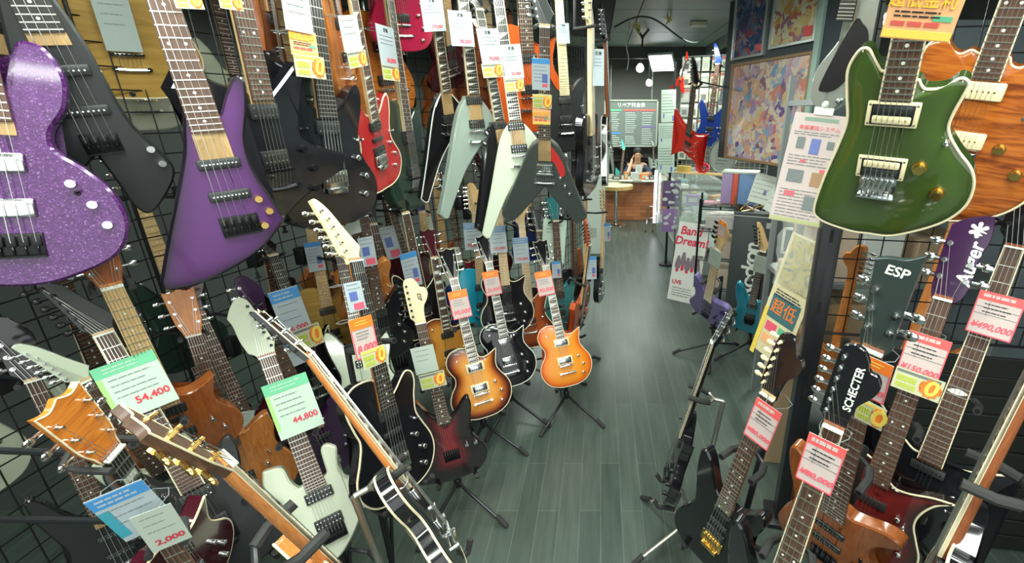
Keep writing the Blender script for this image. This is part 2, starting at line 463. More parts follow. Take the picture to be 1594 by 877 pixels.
# cards hung on the instruments: instrument, offset across and along the neck, width, height (metres), kind, figures, roll, lift off the strings
CARDS = [
 ('F20', 0.0092, 0.6471, 0.1259, 0.1544, 'green', '54,400', 0, 0.050),
 ('F1', 0.0254, 0.6178, 0.1315, 0.1934, 'green', '44,800', 0, 0.050),
 ('F14', -0.0335, 0.5188, 0.1261, 0.2237, 'blue', '16,000', 0, 0.050),
 ('F14', -0.0063, 0.3884, 0.1248, 0.1008, 'zero', '', 0, 0.060),
 ('F14', -0.0676, 0.3424, 0.0924, 0.1173, 'blueplain', '', 0, 0.045),
 ('F19', 0.0228, 1.0666, 0.0790, 0.1442, 'plain', '2,000', 0, 0.050),
 ('F19', -0.0163, 1.1216, 0.1066, 0.1725, 'bluesheet', '', -6, 0.012),
 ('F12', -0.0645, 0.5458, 0.0800, 0.1183, 'orange', '8,000', 0, 0.050),
 ('F12', -0.0533, 0.4805, 0.0859, 0.0543, 'zero', '', 0, 0.060),
 ('F12', -0.0599, 0.6677, 0.0578, 0.0863, 'photo', '', 0, 0.045),
 ('F4', -0.0145, 0.6492, 0.0927, 0.1224, 'white', '', 0, 0.050),
 ('F4', -0.0002, 0.5518, 0.1043, 0.0717, 'zero', '', 0, 0.060),
 ('F5', -0.0029, 0.6292, 0.0970, 0.1471, 'orange', '90,000', 0, 0.050),
 ('F6', -0.0090, 0.6413, 0.0928, 0.1428, 'orange', '25,000', 0, 0.050),
 ('F7', -0.0300, 0.6651, 0.1014, 0.1481, 'orange', '90,000', 0, 0.050),
 ('L1', -0.0324, 0.6216, 0.1115, 0.1742, 'bluehead', '92,000', 0, 0.050),
 ('L2', -0.0282, 0.5846, 0.0971, 0.1544, 'bluehead', '132,000', 0, 0.050),
 ('L3', -0.0264, 0.6478, 0.0981, 0.1618, 'bluehead', '170,000', 0, 0.050),
 ('L4', 0.0782, 0.7005, 0.1547, 0.2815, 'sheet', '', 6, 0.070),
 ('U15', -0.0137, 0.7085, 0.0723, 0.1223, 'bluecard', '', 0, 0.050),
 ('U15', -0.0087, 0.6022, 0.0802, 0.0577, 'zero', '', 0, 0.055),
 ('U15', -0.0118, 0.5347, 0.0766, 0.0659, 'promo2', '', 0, 0.050),
 ('U14', 0.0221, 0.6557, 0.0829, 0.1345, 'stage', '55,000', 0, 0.050),
 ('U14', 0.0163, 0.5605, 0.0840, 0.0513, 'zero', '', 0, 0.055),
 ('U13', -0.0033, 0.7499, 0.1124, 0.1514, 'stage', '70,000', 0, 0.050),
 ('U13', -0.0127, 0.6427, 0.1142, 0.0612, 'zero', '', 0, 0.055),
 ('U12', -0.0436, 0.6706, 0.1050, 0.1302, 'stage', '98,000', 0, 0.050),
 ('U11', -0.0424, 0.7642, 0.1156, 0.1393, 'stage', '172,000', 0, 0.050),
 ('U10', -0.1307, 0.5695, 0.1052, 0.1214, 'stage', '60,000', 0, 0.050),
 ('U10', -0.1403, 0.4860, 0.1020, 0.0469, 'zero', '', 0, 0.055),
 ('U8', -0.1096, 0.6581, 0.1050, 0.1195, 'plain', '', 0, 0.050),
 ('U8', -0.1035, 0.5705, 0.1090, 0.0566, 'zero', '', 0, 0.055),
 ('U7', -0.0885, 0.5496, 0.0728, 0.0841, 'plain', '', 0, 0.060),
 ('U7', -0.0792, 0.4833, 0.0732, 0.0596, 'promo2', '', 0, 0.055),
 ('U7', -0.0783, 0.4305, 0.0827, 0.0525, 'zero', '', 0, 0.065),
 ('U4', 0.0414, 0.6464, 0.0498, 0.0297, 'zero', '', 0, 0.060),
 ('U5', -0.0564, 0.5379, 0.0517, 0.0306, 'zero', '', 0, 0.050),
 ('R1', 0.0167, 0.4648, 0.1007, 0.0793, 'promo', '', 6, 0.060),
 ('R5', 0.0053, 0.7631, 0.0973, 0.1295, 'red', '150,000', 0, 0.055),
 ('R5', 0.0135, 0.6897, 0.1145, 0.0628, 'zero', '', 0, 0.065),
 ('R6', 0.0160, 0.7836, 0.0956, 0.1145, 'red', '490,000', 0, 0.055),
 ('R7', 0.0032, 0.9011, 0.0752, 0.1297, 'red', '80,000', 0, 0.055),
 ('R8', 0.0311, 0.7476, 0.0767, 0.1355, 'red', '80,000', 0, 0.055),
 ('R4', 0.0175, 0.9132, 0.0743, 0.1156, 'orange', '70,000', 0, 0.032),
 ('R4', 0.0363, 0.8176, 0.0608, 0.0694, 'zero', '', 0, 0.040),
 ('R13', 0.0211, 1.2340, 0.0492, 0.1379, 'orange', '', 0, 0.045),
 ('R13', 0.0167, 0.9346, 0.0903, 0.1796, 'white', '', 0, 0.050),
 ('R14', 0.0107, 0.7175, 0.0935, 0.1414, 'white', '', 0, 0.050),
 ('U16', -0.0023, 0.6118, 0.0657, 0.0955, 'stage', '', 0, 0.050),
 ('L14', -0.0211, 0.6352, 0.0714, 0.1459, 'photo', '', 0, 0.045),
 ('L15', -0.0180, 0.5626, 0.0758, 0.1457, 'bluecard', '', 0, 0.045),
 ('L17', -0.0406, 0.3774, 0.0859, 0.1297, 'white', '', 0, 0.045),
 ('L18', -0.0228, 0.6744, 0.0617, 0.1303, 'plain', '', 0, 0.045),
 ('L16', -0.0227, 0.6081, 0.0698, 0.1128, 'white', '', 0, 0.045),
 ('L19', -0.0310, 0.4536, 0.0656, 0.1109, 'bluecard', '', 0, 0.045),
 ('L9', 0.0753, 0.7096, 0.1067, 0.1939, 'photo', '', 0, 0.045),
 ('L11', -0.0676, 0.4926, 0.0849, 0.1876, 'photo', '', 0, 0.045),
 ('L10', -0.0428, 0.4912, 0.0901, 0.2102, 'bluecard', '', 0, 0.045),
 ('F17b', -0.0089, 0.3306, 0.0682, 0.0792, 'white', '', 20, 0.050),
 ('T1', -0.0081, 0.2311, 0.0884, 0.1578, 'graycard', '', 0, 0.060),
]
# ---------------------------------------------------------------- guitar shapes (front view, x right, z up, metres)
SHAPES = {
 'lp': [(0,0),(.06,.004),(.115,.028),(.152,.075),(.164,.125),(.156,.172),(.132,.212),(.114,.248),(.113,.283),(.121,.315),(.130,.352,1),(.100,.335),(.066,.322),(.036,.328),(.028,.350,1),(-.028,.392,1),(-.065,.398),(-.106,.385),(-.133,.352),(-.138,.315),(-.126,.278),(-.112,.248),(-.117,.212),(-.142,.176),(-.160,.13),(-.154,.08),(-.12,.03),(-.06,.005)],
 'sstrat': [(0,0),(.07,.004),(.125,.03),(.156,.085),(.152,.135),(.125,.18),(.106,.22),(.108,.27),(.124,.325),(.131,.372),(.122,.402),(.100,.392),(.066,.352),(.036,.325),(.028,.325,1),(-.028,.335,1),(-.05,.35),(-.075,.395),(-.100,.442),(-.127,.462),(-.143,.44),(-.139,.37),(-.12,.29),(-.110,.24),(-.122,.19),(-.15,.14),(-.165,.09),(-.152,.04),(-.11,.010),(-.05,.0)],
 'prs': [(0,0),(.07,.006),(.125,.035),(.160,.085),(.168,.135),(.155,.18),(.134,.22),(.126,.26),(.136,.30),(.155,.338),(.170,.362),(.160,.378),(.128,.362),(.092,.335),(.06,.315),(.034,.325),(.030,.345,1),(-.030,.36,1),(-.05,.375),(-.072,.41),(-.098,.428),(-.125,.415),(-.138,.375),(-.135,.325),(-.13,.27),(-.142,.215),(-.165,.15),(-.168,.10),(-.150,.05),(-.11,.018),(-.06,.004)],
 'koa': [(0,0),(.07,.003),(.13,.025),(.175,.075),(.185,.13),(.165,.185),(.14,.23),(.132,.27),(.142,.32),(.150,.36),(.130,.385),(.095,.37),(.06,.345),(.034,.345),(.03,.36,1),(-.03,.36,1),(-.05,.345),(-.085,.355),(-.115,.40),(-.14,.415),(-.155,.38),(-.15,.31),(-.145,.26),(-.155,.20),(-.178,.14),(-.178,.08),(-.14,.03),(-.07,.004)],
 'tele': [(0,0),(.07,.003),(.125,.025),(.157,.075),(.157,.13),(.13,.19),(.112,.235),(.118,.29),(.132,.335),(.128,.37),(.10,.38),(.06,.345),(.034,.325),(.028,.33,1),(-.028,.40,1),(-.06,.405),(-.10,.40),(-.13,.375),(-.138,.33),(-.125,.27),(-.115,.23),(-.13,.18),(-.155,.12),(-.152,.065),(-.115,.02),(-.06,.002)],
 'bass': [(0,0),(.08,.008),(.14,.045),(.168,.105),(.158,.165),(.128,.21),(.112,.255),(.118,.31),(.135,.37),(.142,.415),(.126,.438),(.098,.42),(.064,.37),(.038,.355),(.031,.36,1),(-.031,.36,1),(-.055,.375),(-.085,.43),(-.112,.50),(-.138,.535),(-.156,.515),(-.152,.43),(-.132,.33),(-.122,.27),(-.130,.22),(-.155,.16),(-.168,.10),(-.150,.045),(-.10,.01),(-.05,.0)],
 'bass2': [(0,0),(.08,.004),(.14,.035),(.165,.09),(.155,.15),(.125,.195),(.112,.24),(.122,.29),(.150,.325),(.175,.352),(.172,.378),(.135,.382),(.09,.362),(.05,.345),(.032,.35,1),(-.032,.36,1),(-.055,.38),(-.085,.43),(-.115,.48),(-.142,.498),(-.158,.47),(-.150,.39),(-.130,.31),(-.122,.26),(-.135,.2),(-.16,.14),(-.168,.09),(-.145,.04),(-.09,.006)],
 'eclip': [(0,0),(.07,.004),(.125,.03),(.158,.085),(.160,.14),(.140,.19),(.122,.235),(.125,.28),(.150,.33),(.190,.362,1),(.14,.352),(.085,.33),(.05,.325),(.031,.335,1),(-.031,.385,1),(-.07,.395),(-.112,.385),(-.14,.35),(-.142,.31),(-.128,.27),(-.118,.235),(-.128,.19),(-.155,.14),(-.163,.09),(-.14,.035),(-.07,.004)],
 'forest': [(-.045,-.01,1),(.06,.045),(.115,.09,1),(.125,.17),(.118,.24),(.150,.315,1),(.118,.325),(.105,.35),(.110,.42),(.088,.455),(.055,.45),(.052,.40),(.048,.335),(.03,.33,1),(-.03,.325,1),(-.052,.335),(-.072,.375),(-.082,.42),(-.135,.462,1),(-.178,.448,1),(-.165,.40),(-.118,.33),(-.128,.25),(-.118,.17),(-.125,.09),(-.10,.03)],
 'flyv': [(0,.17,1),(.11,.02),(.165,-.04,1),(.205,-.015),(.215,.01,1),(.125,.23),(.072,.36),(.034,.40),(.028,.405,1),(-.028,.405,1),(-.034,.40),(-.072,.36),(-.125,.23),(-.215,.01,1),(-.205,-.015),(-.165,-.04,1),(-.11,.02)],
 'rrv': [(.02,.20,1),(.075,.175),(.120,.170,1),(.148,.195),(.150,.212,1),(.082,.34),(.034,.405),(.028,.41,1),(-.028,.41,1),(-.034,.405),(-.085,.33),(-.165,.10),(-.235,-.09,1),(-.215,-.115),(-.195,-.115,1),(-.085,.08)],
 'star': [(.0,.12,1),(.09,.03),(.175,-.02,1),(.12,.12),(.112,.21),(.13,.30),(.165,.40,1),(.10,.36),(.034,.335),(.028,.34,1),(-.028,.34,1),(-.05,.36),(-.11,.42),(-.185,.48,1),(-.13,.32),(-.112,.21),(-.12,.12),(-.185,-.03,1),(-.09,.03)],
 'expl': [(-.05,.0,1),(.06,.07),(.22,.13,1),(.235,.175,1),(.12,.22),(.095,.27),(.155,.41,1),(.125,.425,1),(.034,.345),(.028,.35,1),(-.028,.35,1),(-.06,.36),(-.16,.40,1),(-.19,.36,1),(-.15,.25),(-.15,.15),(-.19,-.03,1),(-.14,-.04,1)],
 'warl': [(0,.10,1),(.09,.04),(.19,-.05,1),(.13,.13),(.12,.22),(.16,.33),(.20,.40,1),(.10,.345),(.034,.325),(.028,.33,1),(-.028,.33,1),(-.06,.34),(-.15,.42),(-.20,.47,1),(-.15,.30),(-.125,.21),(-.14,.11),(-.20,-.07,1),(-.09,.04)],
 'mock': [(-.02,.01,1),(.06,.03),(.13,.02,1),(.155,.09),(.13,.16),(.165,.22,1),(.115,.25),(.105,.30),(.13,.40,1),(.07,.34),(.034,.325),(.028,.33,1),(-.028,.345,1),(-.06,.38),(-.12,.43,1),(-.12,.33),(-.108,.25),(-.155,.15),(-.165,.05),(-.10,.0)],
 'acou': [(0,0),(.10,.008),(.17,.05),(.2,.12),(.185,.19),(.145,.25),(.130,.29),(.138,.35),(.145,.41),(.12,.46),(.07,.485),(0,.49),(-.07,.485),(-.12,.46),(-.145,.41),(-.138,.35),(-.130,.29),(-.145,.25),(-.185,.19),(-.2,.12),(-.17,.05),(-.10,.008)],
}
SHAPES['warlb'] = [(x * 1.05, z, *r) for x, z, *r in SHAPES['warl']]
SHAPES.update({
 'u1': [(.01,-.001),(.081,.019),(.142,.058),(.167,.123),(.152,.196),(.115,.248),(.079,.283),(.078,.321),(.105,.37),(.114,.43),(.095,.485),(.06,.492),(.045,.45),(.036,.41),(.031,.405,1),(-.031,.42,1),(-.05,.45),(-.09,.53),(-.13,.55),(-.145,.50),(-.12,.36),(-.11,.28),(-.13,.2),(-.16,.13),(-.15,.06),(-.08,.012)],
 'u2': [(-.02,.06,1),(-.008,-.02),(.0,-.08),(.026,-.108),(.08,-.06),(.115,.0),(.096,.06),(.068,.14),(.056,.31),(.036,.43),(.03,.44,1),(-.03,.44,1),(-.05,.40),(-.10,.2),(-.18,.02),(-.22,-.06),(-.19,-.10),(-.11,-.02)],
 'kite': [(-.193,.035),(-.185,.012),(-.112,.012),(.013,.058),(.096,.129),(.098,.15),(.085,.2),(.066,.274),(.068,.346),(.093,.422),(.106,.485),(.088,.498),(.056,.453),(.036,.415),(.031,.42,1),(-.031,.43,1),(-.040,.40),(-.06,.33),(-.10,.24),(-.146,.142),(-.185,.055)],
 'grn': [(0,-.025),(.053,-.018),(.126,.030),(.160,.078),(.165,.127),(.151,.168),(.120,.205),(.097,.242),(.096,.273),(.103,.309),(.105,.332),(.090,.340),(.071,.323),(.045,.319),(.036,.325),(.03,.335,1),(-.03,.35,1),(-.036,.352),(-.048,.369),(-.062,.390),(-.079,.386),(-.093,.351),(-.088,.300),(-.081,.247),(-.092,.188),(-.112,.105),(-.125,.02),(-.112,-.006),(-.085,-.018),(-.035,-.027)],
 'for2': [(.0,.055),(.053,.100),(.092,.15),(.113,.209),(.120,.277,1),(.088,.31),(.081,.348),(.092,.395),(.095,.417),(.071,.440),(.050,.432),(.045,.38),(.043,.348),(.032,.338,1),(-.030,.345,1),(-.047,.336),(-.063,.37),(-.073,.426),(-.125,.438,1),(-.139,.38),(-.134,.306),(-.116,.211),(-.087,.116),(-.050,.040,1)],
 'koa2': [(.042,-.064),(.12,-.03),(.167,.024),(.180,.09),(.155,.155),(.128,.20),(.118,.25),(.118,.31),(.103,.352),(.08,.35),(.056,.331),(.038,.334),(.03,.35,1),(-.03,.355,1),(-.046,.361),(-.065,.352),(-.086,.362),(-.100,.383),(-.122,.378),(-.139,.355),(-.142,.29),(-.122,.22),(-.13,.15),(-.148,.08),(-.137,.0),(-.09,-.048),(-.02,-.066)],
 'r3': [(-.022,.012),(.02,.02),(.075,.08),(.112,.146),(.112,.25),(.10,.33),(.09,.40),(.06,.44),(.031,.43,1),(-.02,.43,1),(-.012,.40),(.02,.31),(-.02,.233),(-.072,.147),(-.074,.06)],
})
DIM = {  # bridge z, scale length, fret count, nut width, joint width, medial segment
 'r3': (.15,.648,24,.043,.057,(.10,.30)), 'u1': (.10,.864,22,.042,.064,(.13,.30)), 'u2': (.10,.864,22,.044,.066,(.10,.30)), 'kite': (.155,.80,22,.046,.066,(.16,.34)), 'grn': (.125,.635,22,.043,.057,(.10,.28)),
 'for2': (.155,.648,24,.048,.064,(.17,.30)), 'koa2': (.13,.635,22,.043,.057,(.06,.28)),
 'lp': (.135,.628,22,.043,.056,(.13,.26)), 'sstrat': (.150,.648,24,.043,.057,(.12,.26)), 'prs': (.125,.635,22,.043,.057,(.13,.28)),
 'koa': (.13,.635,22,.043,.057,(.14,.28)), 'tele': (.12,.648,22,.043,.056,(.12,.28)), 'bass': (.10,.864,22,.042,.064,(.13,.28)),
 'bass2': (.10,.864,24,.046,.070,(.13,.27)), 'eclip': (.12,.80,24,.044,.066,(.13,.26)), 'forest': (.155,.648,24,.048,.064,(.16,.30)),
 'flyv': (.245,.628,22,.043,.056,(.24,.30)), 'rrv': (.26,.648,24,.043,.056,(.25,.32)), 'star': (.17,.648,24,.043,.056,(.17,.27)),
 'expl': (.16,.628,22,.043,.056,(.15,.26)), 'warlb': (.11,.85,24,.043,.064,(.16,.26)), 'warl': (.17,.648,24,.043,.056,(.16,.26)), 'mock': (.14,.64,24,.043,.056,(.12,.26)),
 'acou': (.14,.645,20,.044,.056,(.15,.33)),
}
def nut_z(shape):
    return DIM[shape][0] + DIM[shape][1]

HEADS = {
 'lp': ([(-.0225,-.004,1),(-.027,.02),(-.036,.05),(-.040,.10),(-.0445,.168,1),(-.022,.160),(0,.172,1),(.022,.160),(.0445,.168,1),(.040,.10),(.036,.05),(.027,.02),(.0225,-.004,1)],
        [(-1,.045),(-1,.088),(-1,.131),(1,.045),(1,.088),(1,.131)], .17),
 'strat': ([(-.022,-.004,1),(-.024,.012),(-.036,.028,1),(-.036,.10),(-.034,.175),(-.022,.196),(.004,.196),(.020,.176),(.028,.155),(.044,.150),(.054,.128),(.046,.10),(.028,.07),(.022,.03),(.022,-.004,1)],
        [(-1,.035+.0265*i) for i in range(6)], .05),
 'point': ([(-.022,-.004,1),(-.025,.015),(-.036,.025,1),(-.055,.11),(-.078,.195,1),(-.060,.198),(-.03,.165),(.004,.10),(.036,.045,1),(.024,.02),(.022,-.004,1)],
        [(-1,.035+.025*i) for i in range(6)], .14),
 'hook': ([(-.025,-.004,1),(-.03,.015),(-.047,.030,1),(-.058,.08),(-.062,.135),(-.070,.165,1),(-.055,.195),(-.034,.222),(-.015,.225),(.004,.20),(.018,.12),(.034,.045,1),(.026,.02),(.025,-.004,1)],
        [(1,.035+.0255*i) for i in range(7)], .12),
 'bass4': ([(-.021,-.004,1),(-.026,.02),(-.042,.04,1),(-.042,.13),(-.040,.215),(-.024,.242),(.006,.242),(.022,.222),(.034,.20),(.048,.17),(.046,.13),(.032,.09),(.024,.04),(.021,-.004,1)],
        [(-1,.06+.045*i) for i in range(4)], .05),
 'bass32': ([(-0.0250,-.004,1),(-0.0340,.03),(-0.0317,.06),(-0.0360,.12),(-0.0403,.215,1),(-0.0144,.225),(0.0144,.23),(0.0446,.25,1),(0.0389,.17),(0.0360,.10),(0.0324,.055),(0.0350,.02),(0.0250,-.004,1)],
        [(-1,.06),(-1,.105),(-1,.15),(1,.06),(1,.105)], .08),
 'bass32p': ([(-0.0250,-.004,1),(-0.0340,.03),(-0.0352,.06),(-0.0384,.12),(-0.0368,.20,1),(0.0000,.225),(0.0440,.235,1),(0.0528,.18),(0.0432,.11),(0.0464,.06),(0.0400,.015),(0.0250,-.004,1)],
        [(-1,.06),(-1,.105),(-1,.15),(1,.06),(1,.105)], .08),
 'rev': ([(.022,-.004,1),(.025,.015),(.036,.025,1),(.055,.11),(.078,.195,1),(.060,.198),(.03,.165),(-.004,.10),(-.036,.045,1),(-.024,.02),(-.022,-.004,1)],
        [(1,.035+.025*i) for i in range(6)], .14),
}
BODY_T = .044
_body_cache = {}

def body_mesh(shape, thick=BODY_T, arch=0.0):
    key = (shape, thick, arch)
    if key in _body_cache:
        return _body_cache[key]
    pts = spline(SHAPES[shape], 5)
    lo, hi = DIM[shape][5]
    r = .0055 if shape not in ('lp', 'acou') else .0035
    def lerp(f):
        out = []
        for x, z in pts:
            tz = min(hi, max(lo, z))
            out.append((x * (1 - f), z + (tz - z) * f))
        return out
    T = thick
    lay = [(offset(pts, r), T / 2, 0.0), (pts, T / 2 - r, 0.0), (pts, -(T / 2 - r), 0.0), (offset(pts, r), -T / 2, 0.02)]
    if arch > 0 or shape in ('lp', 'prs', 'koa', 'tele', 'sstrat', 'eclip', 'bass', 'bass2', 'u1', 'kite', 'grn', 'koa2'):
        for f in (.10, .20, .32, .46, .62, .80):
            lay.append((lerp(f), -T / 2 - arch * math.sin(min(1, f / .6) * PI / 2), f))
    bm = bmesh.new()
    ed = bm.verts.layers.float.new('edge')
    rings = []
    for ps, y, e in lay:
        ring = []
        for x, z in ps:
            v = bm.verts.new((x, y, z)); v[ed] = e
            ring.append(v)
        rings.append(ring)
    n = len(pts)
    for a, b in zip(rings[:-1], rings[1:]):
        for k in range(n):
            bm.faces.new((a[k], b[k], b[(k + 1) % n], a[(k + 1) % n]))
    f0 = bm.faces.new(rings[0]); f1 = bm.faces.new(list(reversed(rings[-1])))
    bmesh.ops.triangulate(bm, faces=[f0, f1])
    bmesh.ops.recalc_face_normals(bm, faces=bm.faces)
    me = bpy.data.meshes.new('body')
    bm.to_mesh(me); bm.free()
    for p in me.polygons:
        p.use_smooth = True
    me.set_sharp_from_angle(angle=math.radians(40))
    _body_cache[key] = me
    return me

def fret_d(L, n):
    return L * (1 - 2 ** (-n / 12))

_cache = {}
def cached(key, fn):
    if key not in _cache:
        _cache[key] = fn()
    return _cache[key]

def neck_meshes(shape, frets, inlay, bound):
    bz, L, _, nw, jw, _s = DIM[shape]
    nz = bz + L
    ez = nz - fret_d(L, frets) - .006
    yb = -BODY_T / 2 - .008
    def width(z):
        return nw + (jw - nw) * (nz - z) / (nz - ez)
    joint = {'acou': .48}.get(shape, .33)
    m = MB(); N = 8
    rings = []
    for z, dep in ((max(ez, joint - .07), .040), (joint - .02, .040), (joint + .03, .022), (nz - .06, .0185), (nz, .0165), (nz + .012, .014)):
        w = width(min(z, nz)) / 2
        rings.append([m.bm.verts.new((w * math.cos(PI * k / N), yb + .002 + dep * math.sin(PI * k / N) ** .8, z)) for k in range(N + 1)])
    for a, b in zip(rings[:-1], rings[1:]):
        for k in range(N + 1):
            m.bm.faces.new((a[k], a[(k + 1) % (N + 1)], b[(k + 1) % (N + 1)], b[k]))
    m.bm.faces.new(list(reversed(rings[0]))); m.bm.faces.new(rings[-1])
    neck = m.mesh('neck', 50)
    fb = MB()
    w0, w1 = width(ez) / 2, nw / 2
    fb.prism([(-w0, ez), (w0, ez), (w1, nz), (-w1, nz)], yb - .004, yb + .003, .0008)
    fr = MB()
    for i in range(1, frets + 1):
        z = nz - fret_d(L, i)
        fr.box((0, yb - .0045, z), (width(z) * .97, .0016, .0024))
    il = None
    if inlay:
        il = MB()
        for i in (3, 5, 7, 9, 12, 15, 17, 19, 21, 24):
            if i > frets or (inlay == 'twelve' and i != 12):
                continue
            z = nz - (fret_d(L, i) + fret_d(L, i - 1)) / 2
            h = fret_d(L, i) - fret_d(L, i - 1)
            w = width(z)
            if inlay == 'dots':
                for x in ((-.25 * w, .25 * w) if i in (12, 24) else (0,)):
                    il.cyl((x, yb - .0046, z), (x, yb - .0036, z), .0034, n=10)
            elif inlay == 'blocks':
                il.box((0, yb - .0042, z), (w * .68, .0008, h * .62))
            elif inlay == 'flags':
                il.prism([(-w * .38, z - h * .3), (w * .38, z + h * .1), (w * .38, z + h * .3), (-w * .38, z + h * .3)], yb - .0046, yb - .0036)
            elif inlay == 'fins':
                il.prism([(-w * .4, z - h * .35), (w * .35, z + h * .35), (-w * .4, z + h * .35)], yb - .0046, yb - .0036)
            elif inlay == 'twelve':
                il.prism(spline([(-w * .42, z - .004), (0, z + .008), (w * .42, z), (0, z - .010)], 4), yb - .0046, yb - .0036)
    bb = None
    if bound:
        bb = MB()
        t = .0028
        for s in (-1, 1):
            bb.prism([(s * w0, ez), (s * (w0 - t), ez), (s * (w1 - t), nz), (s * w1, nz)], yb - .0046, yb + .0034)
    for i, q in enumerate((fr, il, bb)):
        if q is None:
            continue
        for f in q.bm.faces:
            f.material_index = i + 1
        tmp = q.mesh('part', 0)
        fb.bm.from_mesh(tmp)
        bpy.data.meshes.remove(tmp)
    return neck, fb.mesh('fretboard', 0)

def hb_mesh(w, h):
    return MB().box((0, 0, 0), (w, .010, h), bevel=.0025).mesh('pickup')

def poles_mesh(w, n, rows, dz):
    m = MB()
    for z in rows:
        for i in range(n):
            x = (i - (n - 1) / 2) * w / n
            m.cyl((x, -.0055, z), (x, -.0045, z), dz, n=8)
    return m.mesh('pole_pieces')

def lathe_knob(kind):
    m = MB()
    if kind == 'dome':
        m.cyl((0, 0, 0), (0, -.012, 0), .009, .0085, 16).ball((0, -.012, 0), .0085, (1, .35, 1), n=14)
    elif kind == 'skirt':
        m.cyl((0, .004, 0), (0, -.005, 0), .0145, .0135, 22).cyl((0, -.005, 0), (0, -.017, 0), .0105, .0095, 20)
    else:
        m.cyl((0, 0, 0), (0, -.014, 0), .0095, .0085, 16)
    return m.mesh('knob')

def outline_tube(shape, y, r, key):
    def f():
        pts = spline(SHAPES[shape], 5)
        m = MB(); m.tube([(x, y, z) for x, z in offset(pts, .0008)], r, 6, closed=True)
        return m.mesh('binding')
    return cached(key, f)

